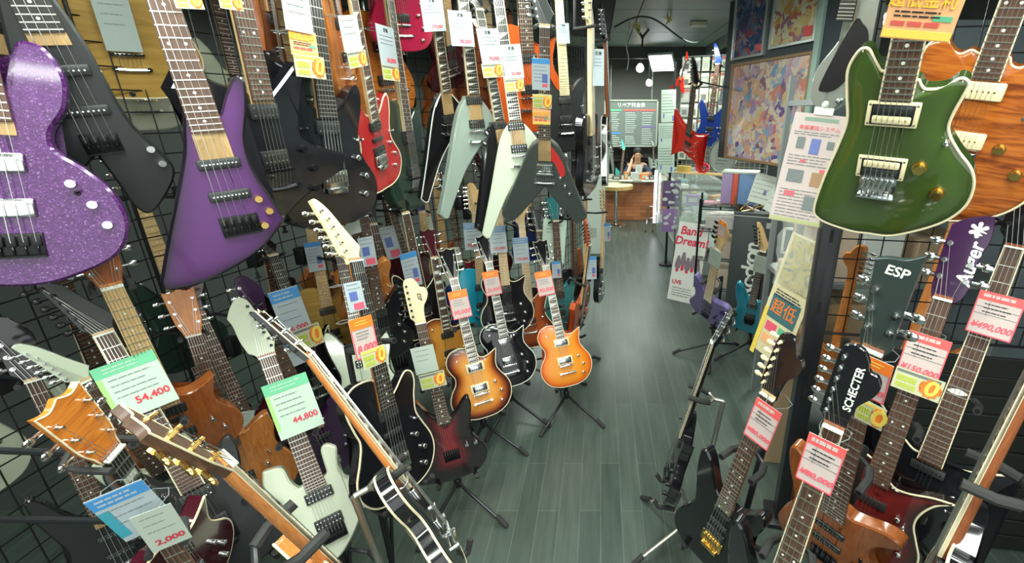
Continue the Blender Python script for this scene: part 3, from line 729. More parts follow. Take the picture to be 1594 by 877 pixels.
def guitar(name, label, cat, pose, shape, paint, head='strat', headpaint=None, board=ROSE, inlay='dots', neckw=None, hw=CHROME,
           pickups=('h', 'h'), bridge='tom', binding=None, back_binding=False, guard=None, nknobs=3, knobm=None, strings=6, frets=None, pegm=None,
           lod=2, group=None, arch=0.0, pickm=DARKP, ringm=None, thick=BODY_T, logo=None, logom=WHITEP, switch=True, bound=None, knobxy=None,
           headpos=None, fl=1, inlaym=PEARL, backwood=None):
    """pose: world matrix at the end pin, +Z along the neck, -Y the face. Builds every part as its own child."""
    root = thing(name, label, cat, pose, group)
    bz, L, nf, nw, jw, _s = DIM[shape]
    frets = frets or nf
    nz = bz + L
    neckw = neckw or MAPLE
    headpaint = headpaint or paint
    yf = -thick / 2 - arch
    yb = -BODY_T / 2 - .008
    body = link('body', body_mesh(shape, thick, arch), paint, root)
    if binding is not None:
        link('binding', outline_tube(shape, -thick / 2 + .003, .0034 if lod < 2 or shape == 'lp' else .003, (shape, thick, 'fb')), binding, body)
        if back_binding:
            link('binding', outline_tube(shape, thick / 2 - .003, .0034, (shape, thick, 'bb')), binding, body)
    neck, bd = cached(('neck', shape, frets, inlay, bound is not None), lambda: neck_meshes(shape, frets, inlay, bound is not None))
    link('neck', neck, neckw, root)
    link('fretboard', bd, [board, FRETM, inlaym, bound or board], root)
    # headstock
    hp, pegs, tilt = HEADS[head]
    Hm = Matrix.Translation((0, yb + .0035, nz)) @ Matrix.Rotation(-tilt, 4, 'X')
    def hmesh():
        m = MB(); m.prism(spline(hp, 4), 0, .015, .0015, Hm)
        return m.mesh('headstock', 30)
    hs = link('headstock', cached(('head', head, shape), hmesh), headpaint, root)
    if binding is not None and head in ('lp',) and lod >= 2:
        def hb():
            m = MB(); m.tube([Hm @ Vector((x, .0005, z)) for x, z in spline(hp, 4)], .0016, 5, closed=True)
            return m.mesh('headstock_binding')
        link('headstock_binding', cached(('headb', head, shape), hb), binding, hs)
    m = MB(); m.box((0, yb - .004, nz + .0025), (nw, .010, .005))
    link('nut', cached(('nut', shape), lambda: m.mesh('nut', 0)), WHITEP, root)
    pegm = pegm or hw
    peg_tops = []
    for i, (sd, z) in enumerate(pegs):
        xs = [p[0] for p in spline(hp, 4) if abs(p[1] - z) < .02]
        xe = (max(xs) if sd > 0 else min(xs)) if xs else sd * .04
        xp = xe - sd * .012
        top = Hm @ Vector((xp, -.012, z))
        peg_tops.append((xp, z, top))
        if lod == 0 and i % 2:
            continue
        def pk(xe=xe, xp=xp, z=z, sd=sd):
            q = MB()
            big = 1.5 if head.startswith('bass') else 1.0
            q.cyl(Hm @ Vector((xp, .001, z)), Hm @ Vector((xp, -.003, z)), .0055 * big, .005 * big, 10)
            q.cyl(Hm @ Vector((xp, -.002, z)), Hm @ Vector((xp, -.014, z)), .0032 * big, n=8)
            q.cyl(Hm @ Vector((xp, .017, z)), Hm @ Vector((xe + sd * .012, .017, z)), .0045 * big, n=8)
            q.cyl(Hm @ Vector((xp, .014, z)), Hm @ Vector((xp, .022, z)), .009 * big, n=10)
            q.bm.verts.index_update()
            c = Hm @ Vector((xe + sd * .021, .017, z))
            q.ball(c, .010 * big, (1.1, .45, .8), (-tilt, 0, 0), 10)
            return q.mesh('tuning_peg')
        link('tuning_peg', cached(('peg', head, shape, i), pk), pegm, root)
    # pickups
    nend = nz - fret_d(L, frets) - .006
    pu = len(pickups)
    for i, kd in enumerate(pickups):
        if pu == 1:
            z = bz + .028
        elif pu == 2:
            z = (nend - .024, bz + .032)[i] if not shape.startswith('bass') and shape not in ('eclip', 'u1', 'u2', 'kite') else (bz + (nend - bz) * .66, bz + .065)[i]
        else:
            z = (nend - .018, (nend + bz) / 2 + .004, bz + .030)[i]
        sw = strings * .0105 + .006
        if kd == 'h':
            w, h = sw + .006, .037
            if ringm is not None:
                rm = cached(('ring', round(w, 3)), lambda: MB().box((0, 0, 0), (w + .020, .006, h + .013), bevel=.002).mesh('pickup_ring'))
                link('pickup_ring', rm, ringm, root, Matrix.Translation((0, yf - .0015, z)))
            p = link('pickup', cached(('hb', round(w, 3)), lambda: hb_mesh(w, h)), pickm, root, Matrix.Translation((0, yf - .003, z)))
            if lod >= 1:
                link('pole_pieces', cached(('pl', round(w, 3), strings), lambda: poles_mesh(w - .006, strings, (-.009, .009), .0024)), CHROME if pickm is not CHROME else BLACKHW, p)
        elif kd == 'z':      # zebra humbucker: one black and one cream coil
            w = .070
            if ringm is not None:
                rm = cached(('ring', round(w, 3)), lambda: MB().box((0, 0, 0), (w + .020, .006, .050), bevel=.002).mesh('pickup_ring'))
                rg = link('pickup_ring', rm, ringm, root, Matrix.Translation((0, yf - .0015, z)))
                sc = MB()
                for sx in (-1, 1):
                    for sz in (-1, 1):
                        sc.cyl((sx * .040, -.0035, sz * .019), (sx * .040, -.002, sz * .019), .0022, n=8)
                sc.build('screws', CHROME, rg)
                link('base_plate', cached(('zb',), lambda: MB().box((0, 0, 0), (.0735, .008, .0405), bevel=.001).mesh('base_plate')), BLACKP, rg, Matrix.Translation((0, -.0012, 0)))
            up = 1 if i == 0 else -1
            for cz, mm in ((up * .0095, DARKP), (-up * .0095, CREAM)):
                cm = cached(('coil',), lambda: MB().box((0, 0, 0), (.068, .011, .0175), bevel=.004).mesh('pickup_coil'))
                co = link('pickup_coil', cm, mm, root, Matrix.Translation((0, yf - .0035, z + cz)))
                link('pole_pieces', cached(('pl1',), lambda: poles_mesh(.060, 6, (0,), .0028)), CHROME if mm is DARKP else CREAMW, co)
        elif kd == 's':
            p = link('pickup', cached(('sc',), lambda: MB().box((0, 0, 0), (.070, .010, .017), bevel=.004).mesh('pickup')), pickm, root, Matrix.Translation((0, yf - .004, z)))
            if lod >= 1:
                link('pole_pieces', cached(('pls',), lambda: poles_mesh(.062, 6, (0,), .0026)), CHROME, p)
        elif kd == 'p':      # wide soap bar
            w = sw + .022
            p = link('pickup', cached(('p90', round(w, 3)), lambda: MB().box((0, 0, 0), (w, .010, .040), bevel=.0045).mesh('pickup')), pickm, root, Matrix.Translation((0, yf - .004, z)))
            link('pole_pieces', cached(('plp', strings), lambda: poles_mesh(w - .026, strings, (0,), .0022)), GOLDHW if pickm is CREAM else CHROME, p)
        elif kd == 'b':      # bass bar
            w = .088
            p = link('pickup', cached(('jb',), lambda: MB().box((0, 0, 0), (w, .010, .026), bevel=.004).mesh('pickup')), pickm, root, Matrix.Translation((0, yf - .004, z)))
            link('pole_pieces', cached(('plb', strings), lambda: poles_mesh(w - .012, strings * 2, (0,), .0022)), CHROME, p)
    # bridge
    sp = .0105 if shape not in ('bass', 'bass2', 'u1', 'u2', 'kite') else .0175 if strings == 4 else .0165
    half = sp * (strings - 1) / 2
    by = yf - .011
    anchor_z = bz
    if bridge == 'tom':
        def bt():
            q = MB(); q.box((0, 0, 0), (half * 2 + .022, .008, .010), bevel=.002)
            for s in (-1, 1):
                q.cyl((s * (half + .011), .010, 0), (s * (half + .011), -.004, 0), .0045, n=10)
            for k in range(strings):
                q.box((-half + k * sp, -.004, 0), (.006, .005, .006))
            return q.mesh('bridge')
        link('bridge', cached(('tom', strings, sp), bt), hw, root, Matrix.Translation((0, by, bz)))
        def tp():
            q = MB(); q.tube([(x, 0, -.003 * math.cos(x / (half + .02) * 1.5)) for x in [(-1 + .25 * j) * (half + .017) for j in range(9)]], .0062, 8)
            for s in (-1, 1):
                q.cyl((s * (half + .017), .010, 0), (s * (half + .017), -.006, 0), .0075, n=12)
            return q.mesh('tailpiece')
        link('tailpiece', cached(('tail', strings, sp), tp), hw, root, Matrix.Translation((0, by + .001, bz - .045)))
        anchor_z = bz - .042
    elif bridge == 'trem':
        def tr():
            q = MB(); q.box((0, .006, -.012), (half * 2 + .030, .004, .050), bevel=.0015)
            for k in range(strings):
                q.box((-half + k * sp, 0, -.006), (.0085, .009, .030), bevel=.001)
            q.box((0, .002, -.045), (half * 2 + .010, .010, .016), bevel=.002)
            return q.mesh('bridge')
        link('bridge', cached(('trem', strings, sp), tr), hw, root, Matrix.Translation((0, by, bz)))
        anchor_z = bz - .01
    elif bridge == 'hard':
        def hd():
            q = MB(); q.box((0, .007, -.014), (half * 2 + .018, .003, .052), bevel=.001)
            for k in range(strings):
                q.box((-half + k * sp, .001, -.004), (sp * .8, .009, .022), bevel=.001)
                q.cyl((-half + k * sp, .002, -.034), (-half + k * sp, .002, -.008), .0016, n=6)
            q.box((0, .003, -.037), (half * 2 + .018, .010, .004))
            return q.mesh('bridge')
        link('bridge', cached(('hard', strings, sp), hd), hw, root, Matrix.Translation((0, by, bz)))
        anchor_z = bz - .035
    # knobs
    knobm = knobm or hw
    kk = 'skirt' if knobm is GOLDHW and shape in ('grn', 'koa2') else 'dome' if hw is CHROME else 'flat'
    if knobxy is None:
        base = [(.085, bz + .045), (.108, bz - .01), (.098, bz - .065), (.068, bz - .09), (.125, bz + .045)]
        if shape in ('flyv', 'rrv'):
            base = [(.075, bz - .02), (.098, bz - .062), (.122, bz - .105)]
        knobxy = base[:nknobs]
    for (x, z) in knobxy:
        link('knob', cached(('knob', kk), lambda: lathe_knob(kk)), knobm, root, Matrix.Translation((x, yf + .001 + (.001 if arch else 0), z)))
    if switch and lod >= 1:
        sx, sz = (.098, bz + .095) if shape != 'lp' else (-.082, bz + .20)
        def sm():
            q = MB(); q.cyl((0, .002, 0), (0, -.004, 0), .0065, .005, 10).cyl((0, -.003, 0), (.003, -.018, .004), .002, .003, 8).ball((.003, -.018, .004), .0036)
            return q.mesh('toggle_switch')
        link('toggle_switch', cached(('sw',), sm), hw, root, Matrix.Translation((sx, yf + (.006 if arch else 0), sz)))
    if guard is not None:
        gp, gm = guard
        g = MB(); g.prism(spline(gp, 4), yf - .0025, yf + .001, .0008)
        g.build('pickguard', gm, root)
    if lod >= 1:
        for (x, z, rx) in ((0, -.002, 1), (-.10, .40, 0)):
            if rx == 0:
                continue
            if shape in ('flyv', 'rrv', 'star', 'warl'):
                continue
            def sb():
                q = MB(); q.cyl((0, 0, .004), (0, 0, -.010), .0045, .0035, 10).cyl((0, 0, -.010), (0, 0, -.013), .0075, n=12)
                return q.mesh('strap_button')
            link('strap_button', cached(('sb',), sb), hw, root, Matrix.Translation((x, 0, z)))
        # strings
        ns = len(pegs)
        for k in range(strings):
            xb = -half + k * sp
            xn = -nw / 2 * .80 + k * nw * .80 / (strings - 1)
            pi = k if ns == strings and all(p[0] < 0 for p in pegs) else None
            order = sorted(range(ns), key=lambda j: (pegs[j][0], pegs[j][1] if pegs[j][0] < 0 else -pegs[j][1]))
            if all(p[0] > 0 for p in pegs):
                order = sorted(range(ns), key=lambda j: -pegs[j][1])
            j = order[min(k, ns - 1)]
            xp, pz, top = peg_tops[j]
            rad = (.0011 - .00022 * k if shape in ('bass', 'bass2', 'eclip', 'u1', 'u2', 'kite') and strings <= 5 else .00075 - .00006 * k) * (1.0 if lod == 2 else 1.35)
            def st(xb=xb, xn=xn, top=top, rad=rad):
                q = MB()
                q.tube([(xb, yf - .006, anchor_z), (xb, min(yf - .0155, yb - .006), bz), (xn, yb - .0075, nz + .0025), (top.x, top.y + .004, top.z)], rad, 5)
                return q.mesh('string')
            link('string', cached(('str', shape, head, strings, k, round(yf, 4), bridge, lod), st), STEEL, root)
    if logo:
        for (txt, size, x, z, ang, shear) in logo:
            me = text_mesh(txt, size, shear=shear)
            lm = Hm @ Matrix.Translation((x, -.0006, z)) @ Matrix.Rotation(ang, 4, 'Y') @ FACE
            link('logo', me, logom, hs, lm)
    return root
# ---------------------------------------------------------------- room shell
def floor_material():
    m = bpy.data.materials.new('floor_planks')
    m.use_nodes = True
    nt = m.node_tree; b = principled(m)
    tc = nt.nodes.new('ShaderNodeTexCoord')
    mp = nt.nodes.new('ShaderNodeMapping')
    mp.inputs['Rotation'].default_value = (0, 0, PI / 2)
    nt.links.new(tc.outputs['Object'], mp.inputs['Vector'])
    br = nt.nodes.new('ShaderNodeTexBrick')
    br.inputs['Scale'].default_value = 1.0
    br.inputs['Brick Width'].default_value = 0.92
    br.inputs['Row Height'].default_value = 0.105
    br.inputs['Mortar Size'].default_value = 0.0022
    br.inputs['Mortar Smooth'].default_value = 0.2
    br.offset = 0.37
    br.inputs['Color1'].default_value = (0.046, 0.066, 0.054, 1)
    br.inputs['Color2'].default_value = (0.064, 0.086, 0.071, 1)
    br.inputs['Mortar'].default_value = (0.10, 0.125, 0.105, 1)
    nt.links.new(mp.outputs['Vector'], br.inputs['Vector'])
    nz = nt.nodes.new('ShaderNodeTexNoise')
    mp2 = nt.nodes.new('ShaderNodeMapping'); mp2.inputs['Scale'].default_value = (14, 1.2, 1)
    nt.links.new(tc.outputs['Object'], mp2.inputs['Vector'])
    nz.inputs['Scale'].default_value = 2.5; nz.inputs['Detail'].default_value = 6
    nt.links.new(mp2.outputs['Vector'], nz.inputs['Vector'])
    mx = nt.nodes.new('ShaderNodeMix'); mx.data_type = 'RGBA'; mx.blend_type = 'OVERLAY'
    mx.inputs['Factor'].default_value = 0.45
    nt.links.new(br.outputs['Color'], mx.inputs['A'])
    nt.links.new(nz.outputs['Fac'], mx.inputs['B'])
    nt.links.new(mx.outputs['Result'], b.inputs['Base Color'])
    rr = nt.nodes.new('ShaderNodeMapRange')
    rr.inputs['To Min'].default_value = 0.26; rr.inputs['To Max'].default_value = 0.46
    nt.links.new(nz.outputs['Fac'], rr.inputs['Value'])
    nt.links.new(rr.outputs['Result'], b.inputs['Roughness'])
    bp = nt.nodes.new('ShaderNodeBump'); bp.inputs['Strength'].default_value = 0.06; bp.inputs['Distance'].default_value = 0.01
    nt.links.new(br.outputs['Fac'], bp.inputs['Height'])
    nt.links.new(bp.outputs['Normal'], b.inputs['Normal'])
    return m

WALLM = mat('wall_paint', (0.055, 0.065, 0.062), 0.7, vary=0.25, scale=2)
CEILM = mat('ceiling_paint', (0.10, 0.135, 0.122), 0.55, vary=0.22, scale=1.6)
PANELM = mat('ceiling_panel', (0.17, 0.225, 0.20), 0.5, vary=0.18, scale=2.2)
JOINTM = mat('ceiling_joint', (0.02, 0.03, 0.028), 0.7)
struct('floor', MB().box((0.4, 4.2, -0.03), (7.2, 13.4, 0.06)), floor_material())
struct('ceiling', MB().box((0.4, 4.2, 3.12), (7.2, 13.4, 0.06)), CEILM)
struct('wall_left', MB().box((-3.1, 4.2, 1.56), (0.08, 13.4, 3.20)), WALLM)
struct('wall_right', MB().box((3.6, 4.2, 1.56), (0.08, 13.4, 3.20)), WALLM)
struct('wall_back', MB().box((0.4, 10.7, 1.56), (7.2, 0.08, 3.20)), mat('back_wall_paint', (0.14, 0.145, 0.13), 0.6, vary=0.3, scale=1.5))
struct('wall_front', MB().box((0.4, -2.45, 1.56), (7.2, 0.08, 3.20)), WALLM)
# dark painted ceiling sheets with their joints, then the beam where the ceiling steps
k = 0
for (x0, x1) in ((-0.62, 0.36), (0.37, 1.34), (1.35, 2.3)):
    for (y0, y1) in ((3.6, 4.9), (4.91, 6.2), (6.21, 7.5)):
        k += 1
        struct('trim_%d' % k, MB().box(((x0 + x1) / 2, (y0 + y1) / 2, 2.80), (x1 - x0, y1 - y0, 0.02)), PANELM)
struct('trim_10', MB().box((0.85, 5.55, 2.84), (3.0, 4.0, 0.02)), JOINTM)
struct('trim_13', MB().box((0.85, 3.58, 2.94), (3.0, .04, .30)), PANELM)
struct('trim_11', MB().box((0.8, 7.57, 2.86), (3.4, 0.10, 0.44)), mat('beam_paint', (0.045, 0.055, 0.052), 0.6))
struct('trim_12', MB().box((1.56, 5.6, 2.74), (0.10, 4.0, 0.10)), mat('conduit_paint', (0.10, 0.14, 0.11), 0.5))

# ---------------------------------------------------------------- ceiling lamps
TUBEM = mat('fluorescent_tube', (1, 1, 1), 0.5, emit=(0.93, 1.0, 0.95), es=9.0)
HOUSING = mat('lamp_housing', (0.6, 0.62, 0.58), 0.5)
for i, (lx, ly) in enumerate(TUBES):
    near = ('above the aisle by the left hung guitars', 'above the shopper at the aisle mouth', 'over the row of hung V guitars', 'over the middle of the aisle',
            'behind the hung V guitars', 'behind the framed prints', 'right of the accessory grid', 'left of the repair counter')[i]
    r = thing('ceiling_lamp', 'white twin tube ceiling lamp ' + near, 'ceiling lamp', Matrix.Translation((lx, ly, 2.66)), 'tube lamps on the ceiling')
    MB().box((0, 0, 0.0), (0.26, 1.25, 0.05), bevel=.008).build('housing', HOUSING, r)
    for s in (-1, 1):
        MB().cyl((s * 0.07, -0.58, -0.04), (s * 0.07, 0.58, -0.04), 0.014).build('tube', TUBEM, r)
    MB().cyl((0, -.4, .02), (0, -.4, .43), .008).cyl((0, .4, .02), (0, .4, .43), .008).build('hanger_rod', STANDM, r)

# spot lamps glaring at the far end
def spot(loc, d, label, warm, r=0.045):
    root = thing('spot_lamp', label, 'spot lamp', Matrix.Translation(loc), 'spot lamps at the far ceiling')
    q = Vector(d).normalized()
    MB().cyl(tuple(-q * .13), tuple(q * .0), r * .75, r * 1.05, 16).build('lamp_head', mat('spot_head', (0.12, 0.12, 0.11), 0.4), root)
    em = mat('spot_glow_warm', (1, 1, 1), .5, emit=(1.0, .86, .74), es=14) if warm else mat('spot_glow_cool', (1, 1, 1), .5, emit=(.86, .92, 1.0), es=14)
    MB().cyl(tuple(q * .0), tuple(q * .012), r * .95, r * .9, 16).build('bulb', em, root)
    MB().cyl(tuple(-q * .08), (0, 0.0, 3.09 - loc[2]), .008).build('arm', STANDM, root)
spot((0.59, 7.7, 2.52), (-.1, -1, -.35), 'warm spot lamp left of the bright ceiling lamp, under the beam', True, .06)
spot((0.88, 9.2, 2.40), (0, -1, -.3), 'lower warm spot lamp above the price board corner', True, .06)
spot((1.18, 7.3, 2.42), (-.1, -1, -.4), 'cool spot lamp right of the bright ceiling lamp by the accessory grid', False, .05)
r = thing('ceiling_lamp', 'glaring slanted square lamp at the far ceiling', 'ceiling lamp', Matrix.Translation((0.87, 7.35, 2.56)) @ Euler((math.radians(-42), 0, math.radians(-24))).to_matrix().to_4x4())
MB().box((0, 0, .02), (.36, .30, .04), bevel=.006).build('housing', HOUSING, r)
MB().box((0, 0, -.004), (.32, .26, .012)).build('diffuser', mat('lamp_diffuser', (1, 1, 1), .5, emit=(.92, .96, 1.0), es=10), r)
MB().cyl((.1, .1, .03), (.1, .19, .52), .008).cyl((-.1, .1, .03), (-.1, .19, .52), .008).build('bracket', STANDM, r)

# black loudspeaker box at the ceiling edge above the aisle
r = thing('ceiling_speaker', 'dark box hanging at the ceiling above the end of the hung guitars', 'speaker', Matrix.Translation((-0.06, 4.0, 2.47)))
MB().prism([(-.17, .0), (.13, -.03), (.19, .30), (-.17, .32)], -.16, .16, .012).build('cabinet', mat('speaker_cabinet', (.03, .034, .034), .6), r)
MB().box((-.01, -.163, .15), (.25, .006, .22)).build('grille', mat('speaker_grille', (.05, .055, .055), .8), r)
MB().cyl((0, 0, .3), (0, 0, .40), .02).build('bracket', STANDM, r)

# cables under the ceiling
CABLE = mat('cable_rubber', (.03, .035, .035), .6)
pts = []
for i in range(25):
    t = i / 24
    pts.append((0.12 + 0.9 * t, 4.6 + .9 * t, 2.60 + .10 * math.sin(t * 5.0) + .09 * t))
tag(MB().tube(pts, .008, 6).build('cable', CABLE), 'dark cable looping under the ceiling sheets toward the junction box', 'cable')
pts = [(0.245 + .012 * math.sin(i * .6), 4.725 + .001 * i, 2.70 - .027 * i) for i in range(17)]
tag(MB().tube(pts, .005, 6).build('cable', mat('pale_cable', (.35, .38, .33), .6)), 'thin pale cable dangling from the ceiling near the dark speaker box', 'cable')
for i, (cx, cy, cz, lb) in enumerate(((.33, 4.82, 2.63, 'yellow tape knot bundling the ceiling cable near the speaker box'), (.66, 5.15, 2.745, 'yellow tape scrap on the cable below the junction box'))):
    m = MB()
    rnd = random.Random(5 + i)
    for j in range(7):
        m.box((rnd.uniform(-.03, .03), rnd.uniform(-.02, .02), rnd.uniform(-.03, .03)), (.07, .004, .014), (rnd.uniform(0, 3), rnd.uniform(0, 3), rnd.uniform(0, 3)))
    o = m.build('cable_tape', mat('yellow_tape', (.55, .48, .14), .6)); o.location = (cx, cy, cz)
    tag(o, lb, 'tape')
r = thing('junction_box', 'small pale box on the ceiling sheets at the cable end', 'junction box', Matrix.Translation((1.02, 5.5, 2.765)))
MB().box((0, 0, 0), (.17, .07, .045), bevel=.006).build('case', mat('box_plastic', (.5, .5, .36), .5), r)
MB().box((0, -.037, 0), (.12, .006, .03), bevel=.002).build('lid', mat('lid_plastic', (.55, .55, .4), .5), r)
m = MB()
m.cyl((0, 0, 0), (0, 0, -.14), .012).cyl((0, 0, -.02), (-.07, 0, .06), .014).cyl((0, 0, -.02), (.07, 0, .06), .014).ball((0, 0, -.02), .02)
o = m.build('ceiling_hook', mat('ceiling_iron', (.03, .04, .045), .5)); o.location = (0.48, 6.0, 2.73)
tag(o, 'dark forked iron hook on the ceiling sheet joint', 'hook')

# ---------------------------------------------------------------- wire grids
GRIDM = mat('black_grid_wire', (0.012, 0.012, 0.013), 0.4, 0.5)
def wire_grid(name, label, a, b, z0, z1, step=0.075, r=0.0024, m=GRIDM, group=None, frame_r=.006):
    a, b = Vector((a[0], a[1], 0)), Vector((b[0], b[1], 0))
    L = (b - a).length
    ang = math.atan2(b.y - a.y, b.x - a.x)
    root = thing(name, label, 'wire grid', Matrix.Translation((a.x, a.y, 0)) @ Matrix.Rotation(ang, 4, 'Z'), group)
    w = MB()
    n = int(L / step)
    for i in range(1, n + 1):
        x = i * step
        if x < L - .01:
            w.cyl((x, 0, z0), (x, 0, z1), r, n=5, caps=False)
    for j in range(1, int((z1 - z0) / step) + 1):
        z = z0 + j * step
        if z < z1 - .01:
            w.cyl((0, .004, z), (L, .004, z), r, n=5, caps=False)
    w.build('wire_mesh', m, root)
    f = MB()
    for p, q in (((0, 0, z0), (L, 0, z0)), ((0, 0, z1), (L, 0, z1)), ((0, 0, 0), (0, 0, z1)), ((L, 0, 0), (L, 0, z1))):
        f.cyl(p, q, frame_r, n=8)
    f.build('grid_frame', m, root)
    return root
GP = [(-1.80, 0.2), (-1.72, 1.72), (-1.38, 2.80), (-0.40, 3.62), (-0.13, 4.7)]
for i, (nm, z0) in enumerate((('black wire grid behind the purple basses at the far left', .25), ('black wire grid behind the black tremolo guitar and red guitar', .25), ('black wire grid behind the hung V guitars', .25), ('black wire grid along the aisle behind the edge-on guitars', .25))):
    wire_grid('wire_grid', nm, GP[i], GP[i + 1], z0, 3.05)
# ---------------------------------------------------------------- paints
def P(name, col, rough=.16, coat=.6, metal=0.0, vary=0.0):
    return mat('paint_' + name, col, rough, metal, coat, vary=vary, scale=9)
PURPLE_SP = ramp_mat('purple_sparkle', [(0.0, (.040, .008, .060)), (.55, (.070, .012, .105)), (.93, (.11, .028, .16)), (1.0, (.24, .12, .28))], 'spark', .22, .6, 0.2, nscale=420)
PURPLE_Q = ramp_mat('purple_fade', [(0, (.006, .004, .010)), (.04, (.010, .005, .016)), (.13, (.042, .008, .062)), (.4, (.070, .013, .105)), (1, (.080, .016, .118))], 'edge', .28, .25)
BLACKG = P('gloss_black', (.008, .008, .010), .12)
BLACKS = P('satin_black', (.014, .016, .017), .38, .1)
CHARCOAL = P('charcoal', (.045, .055, .050), .38, .15)
GREENT = ramp_mat('olive_green', [(0.0, (.030, .052, .012)), (.18, (.050, .090, .016)), (1.0, (.036, .052, .016))], 'edge', .12, .8)
KOA = ramp_mat('flamed_koa', [(.30, (.13, .028, .008)), (.48, (.34, .085, .014)), (.62, (.46, .14, .022)), (.75, (.30, .07, .016))], 'wood', .18, .6, scale=(2, 2, 16), nscale=3.5, dist=1.2)
HONEY = ramp_mat('honey_burst', [(0, (.035, .010, .006)), (.09, (.05, .010, .006)), (.20, (.26, .045, .008)), (.36, (.58, .18, .014)), (.55, (.70, .27, .018)), (1, (.72, .30, .02))], 'edge', .3, .22)
AMBER = ramp_mat('amber_burst', [(0, (.42, .06, .008)), (.04, (.62, .09, .008)), (.16, (.74, .17, .010)), (.34, (.78, .26, .014)), (1, (.78, .29, .018))], 'edge', .3, .22)
WINE = ramp_mat('wine_burst', [(0, (.012, .006, .006)), (.10, (.03, .008, .008)), (.35, (.12, .014, .014)), (1, (.20, .018, .018))], 'edge', .16, .7)
REDBURST = ramp_mat('black_red_burst', [(0, (.010, .009, .010)), (.45, (.014, .009, .010)), (.72, (.10, .008, .012)), (1, (.52, .016, .03))], 'edge', .16, .7)
BROWNB = ramp_mat('brown_burst', [(0, (.06, .014, .008)), (.12, (.16, .03, .012)), (.4, (.34, .075, .022)), (1, (.40, .10, .03))], 'edge', .18, .6)
TOBACCO = ramp_mat('tobacco_burst', [(0, (.06, .018, .008)), (.15, (.30, .08, .016)), (.4, (.58, .24, .04)), (1, (.68, .32, .06))], 'edge', .16, .7)
CREAMP = P('aged_white', (.56, .60, .47), .25, .4)
WHITEG = P('ivory_white', (.50, .56, .43), .18, .6)
REDG = ramp_mat('cherry_red', [(0, (.30, .012, .014)), (.2, (.42, .02, .02)), (1, (.36, .014, .018))], 'edge', .14, .8)
REDX = P('bright_red', (.72, .025, .012), .2, .6)
ORANGER = P('orange_red', (.62, .10, .018), .18, .6)
TEAL = P('metallic_teal', (.015, .26, .36), .22, .6, .2)
TEAL2 = P('cyan_blue', (.015, .33, .48), .18, .6)
BLUE = P('deep_blue', (.012, .035, .20), .18, .6)
LAVEN = P('lavender', (.19, .15, .36), .3, .4)
GREYREFL = P('grey_reflection', (.26, .32, .28), .14, .7)  # gloss black finish with its grey reflection put into the colour
SILVER = mat('silver_finish', (.42, .47, .43), .24, .55, .5)
GOLDN = ramp_mat('gold_natural', [(.3, (.34, .20, .045)), (.7, (.50, .31, .08))], 'wood', .3, .4, scale=(2, 2, 14), nscale=4, dist=.5)
RUST = ramp_mat('rust_brown', [(.3, (.26, .07, .018)), (.7, (.40, .12, .03))], 'wood', .2, .5, scale=(14, 14, 2), nscale=4)
DKWINE = P('dark_wine', (.055, .006, .012), .15, .7)
DKPURP = P('dark_purple', (.035, .010, .045), .15, .7)
SMOKE = P('smoke_green', (.02, .045, .032), .2, .5)
FLAMEO = ramp_mat('flame_orange', [(.3, (.36, .09, .012)), (.5, (.62, .20, .025)), (.7, (.50, .15, .02))], 'wood', .2, .6, scale=(2, 2, 18), nscale=4, dist=.8)

def pose(k):
    o, a, n, s = POSE[k]
    return frame(o, a, n, s)
GUITARS, SHAPE_OF = {}, {}
def G(k, name, label, cat, *a, **kw):
    SHAPE_OF[k] = a[0]
    GUITARS[k] = guitar(name, label, cat, pose(k), *a, **kw)
    return GUITARS[k]
EG, EB = 'electric_guitar', 'electric_bass'

# floor row on the left, from the camera toward the aisle
G('F1', EG, 'white pointed seven-string guitar under the green 44,800 card', 'guitar', 'for2', CREAMP, 'hook', neckw=MAHOG, inlay=None, hw=BLACKHW,
  pickups=('h', 'h'), bridge='hard', strings=7, nknobs=2, group=None, knobxy=[(.088, .235), (.098, .205)])
G('F2', EG, 'guitar seen edge-on with cream bindings and orange-brown neck, leaning on the silver stand', 'guitar', 'lp', BLACKG, 'lp', neckw=ORANGEW, binding=CREAMW, back_binding=True, inlay='blocks', bound=CREAMW, arch=.006, pickm=CHROME)
G('F3', EG, 'edge-on guitar with brown headstock and round gold tuner buttons at the lower left', 'guitar', 'lp', ORANGEW, 'lp', neckw=ORANGEW, binding=CREAMW, back_binding=True, hw=GOLDHW, inlay='blocks', bound=CREAMW, pegm=GOLDHW, headpaint=ROSE)
G('F4', EG, 'black guitar with a glowing red centre and bare maple headstock on the floor row', 'guitar', 'sstrat', REDBURST, 'strat', headpaint=PALEM, inlay='dots', hw=BLACKHW, bridge='hard', pickups=(), nknobs=2, knobm=CHROME, knobxy=[(.075, .17), (.115, .17)], pegm=BLACKHW,
  logo=[('ESP', .022, .018, .115, PI / 2, .2)], logom=BLACKP)
G('F5', EG, 'dark-edged sunburst single-cut guitar with orange 90,000 tag on the floor row', 'guitar', 'lp', HONEY, 'lp', headpaint=BLACKG, neckw=MAHOG, board=ROSE, inlay='flags', binding=CREAMW, bound=CREAMW, arch=.009, pickm=CHROME, ringm=CREAM)
G('F6', EG, 'glossy black single-cut guitar with white binding between the two sunburst guitars', 'guitar', 'lp', BLACKG, 'lp', neckw=MAHOG, board=EBONY, inlay='flags', binding=WHITEP, bound=CREAMW, arch=.009, pickm=CHROME)
G('F7', EG, 'amber orange single-cut guitar on a black tripod stand beside the aisle', 'guitar', 'lp', AMBER, 'lp', headpaint=BLACKG, neckw=MAHOG, board=ROSE, inlay='flags', binding=CREAMW, bound=CREAMW, arch=.009, pickm=CHROME, ringm=CREAM)
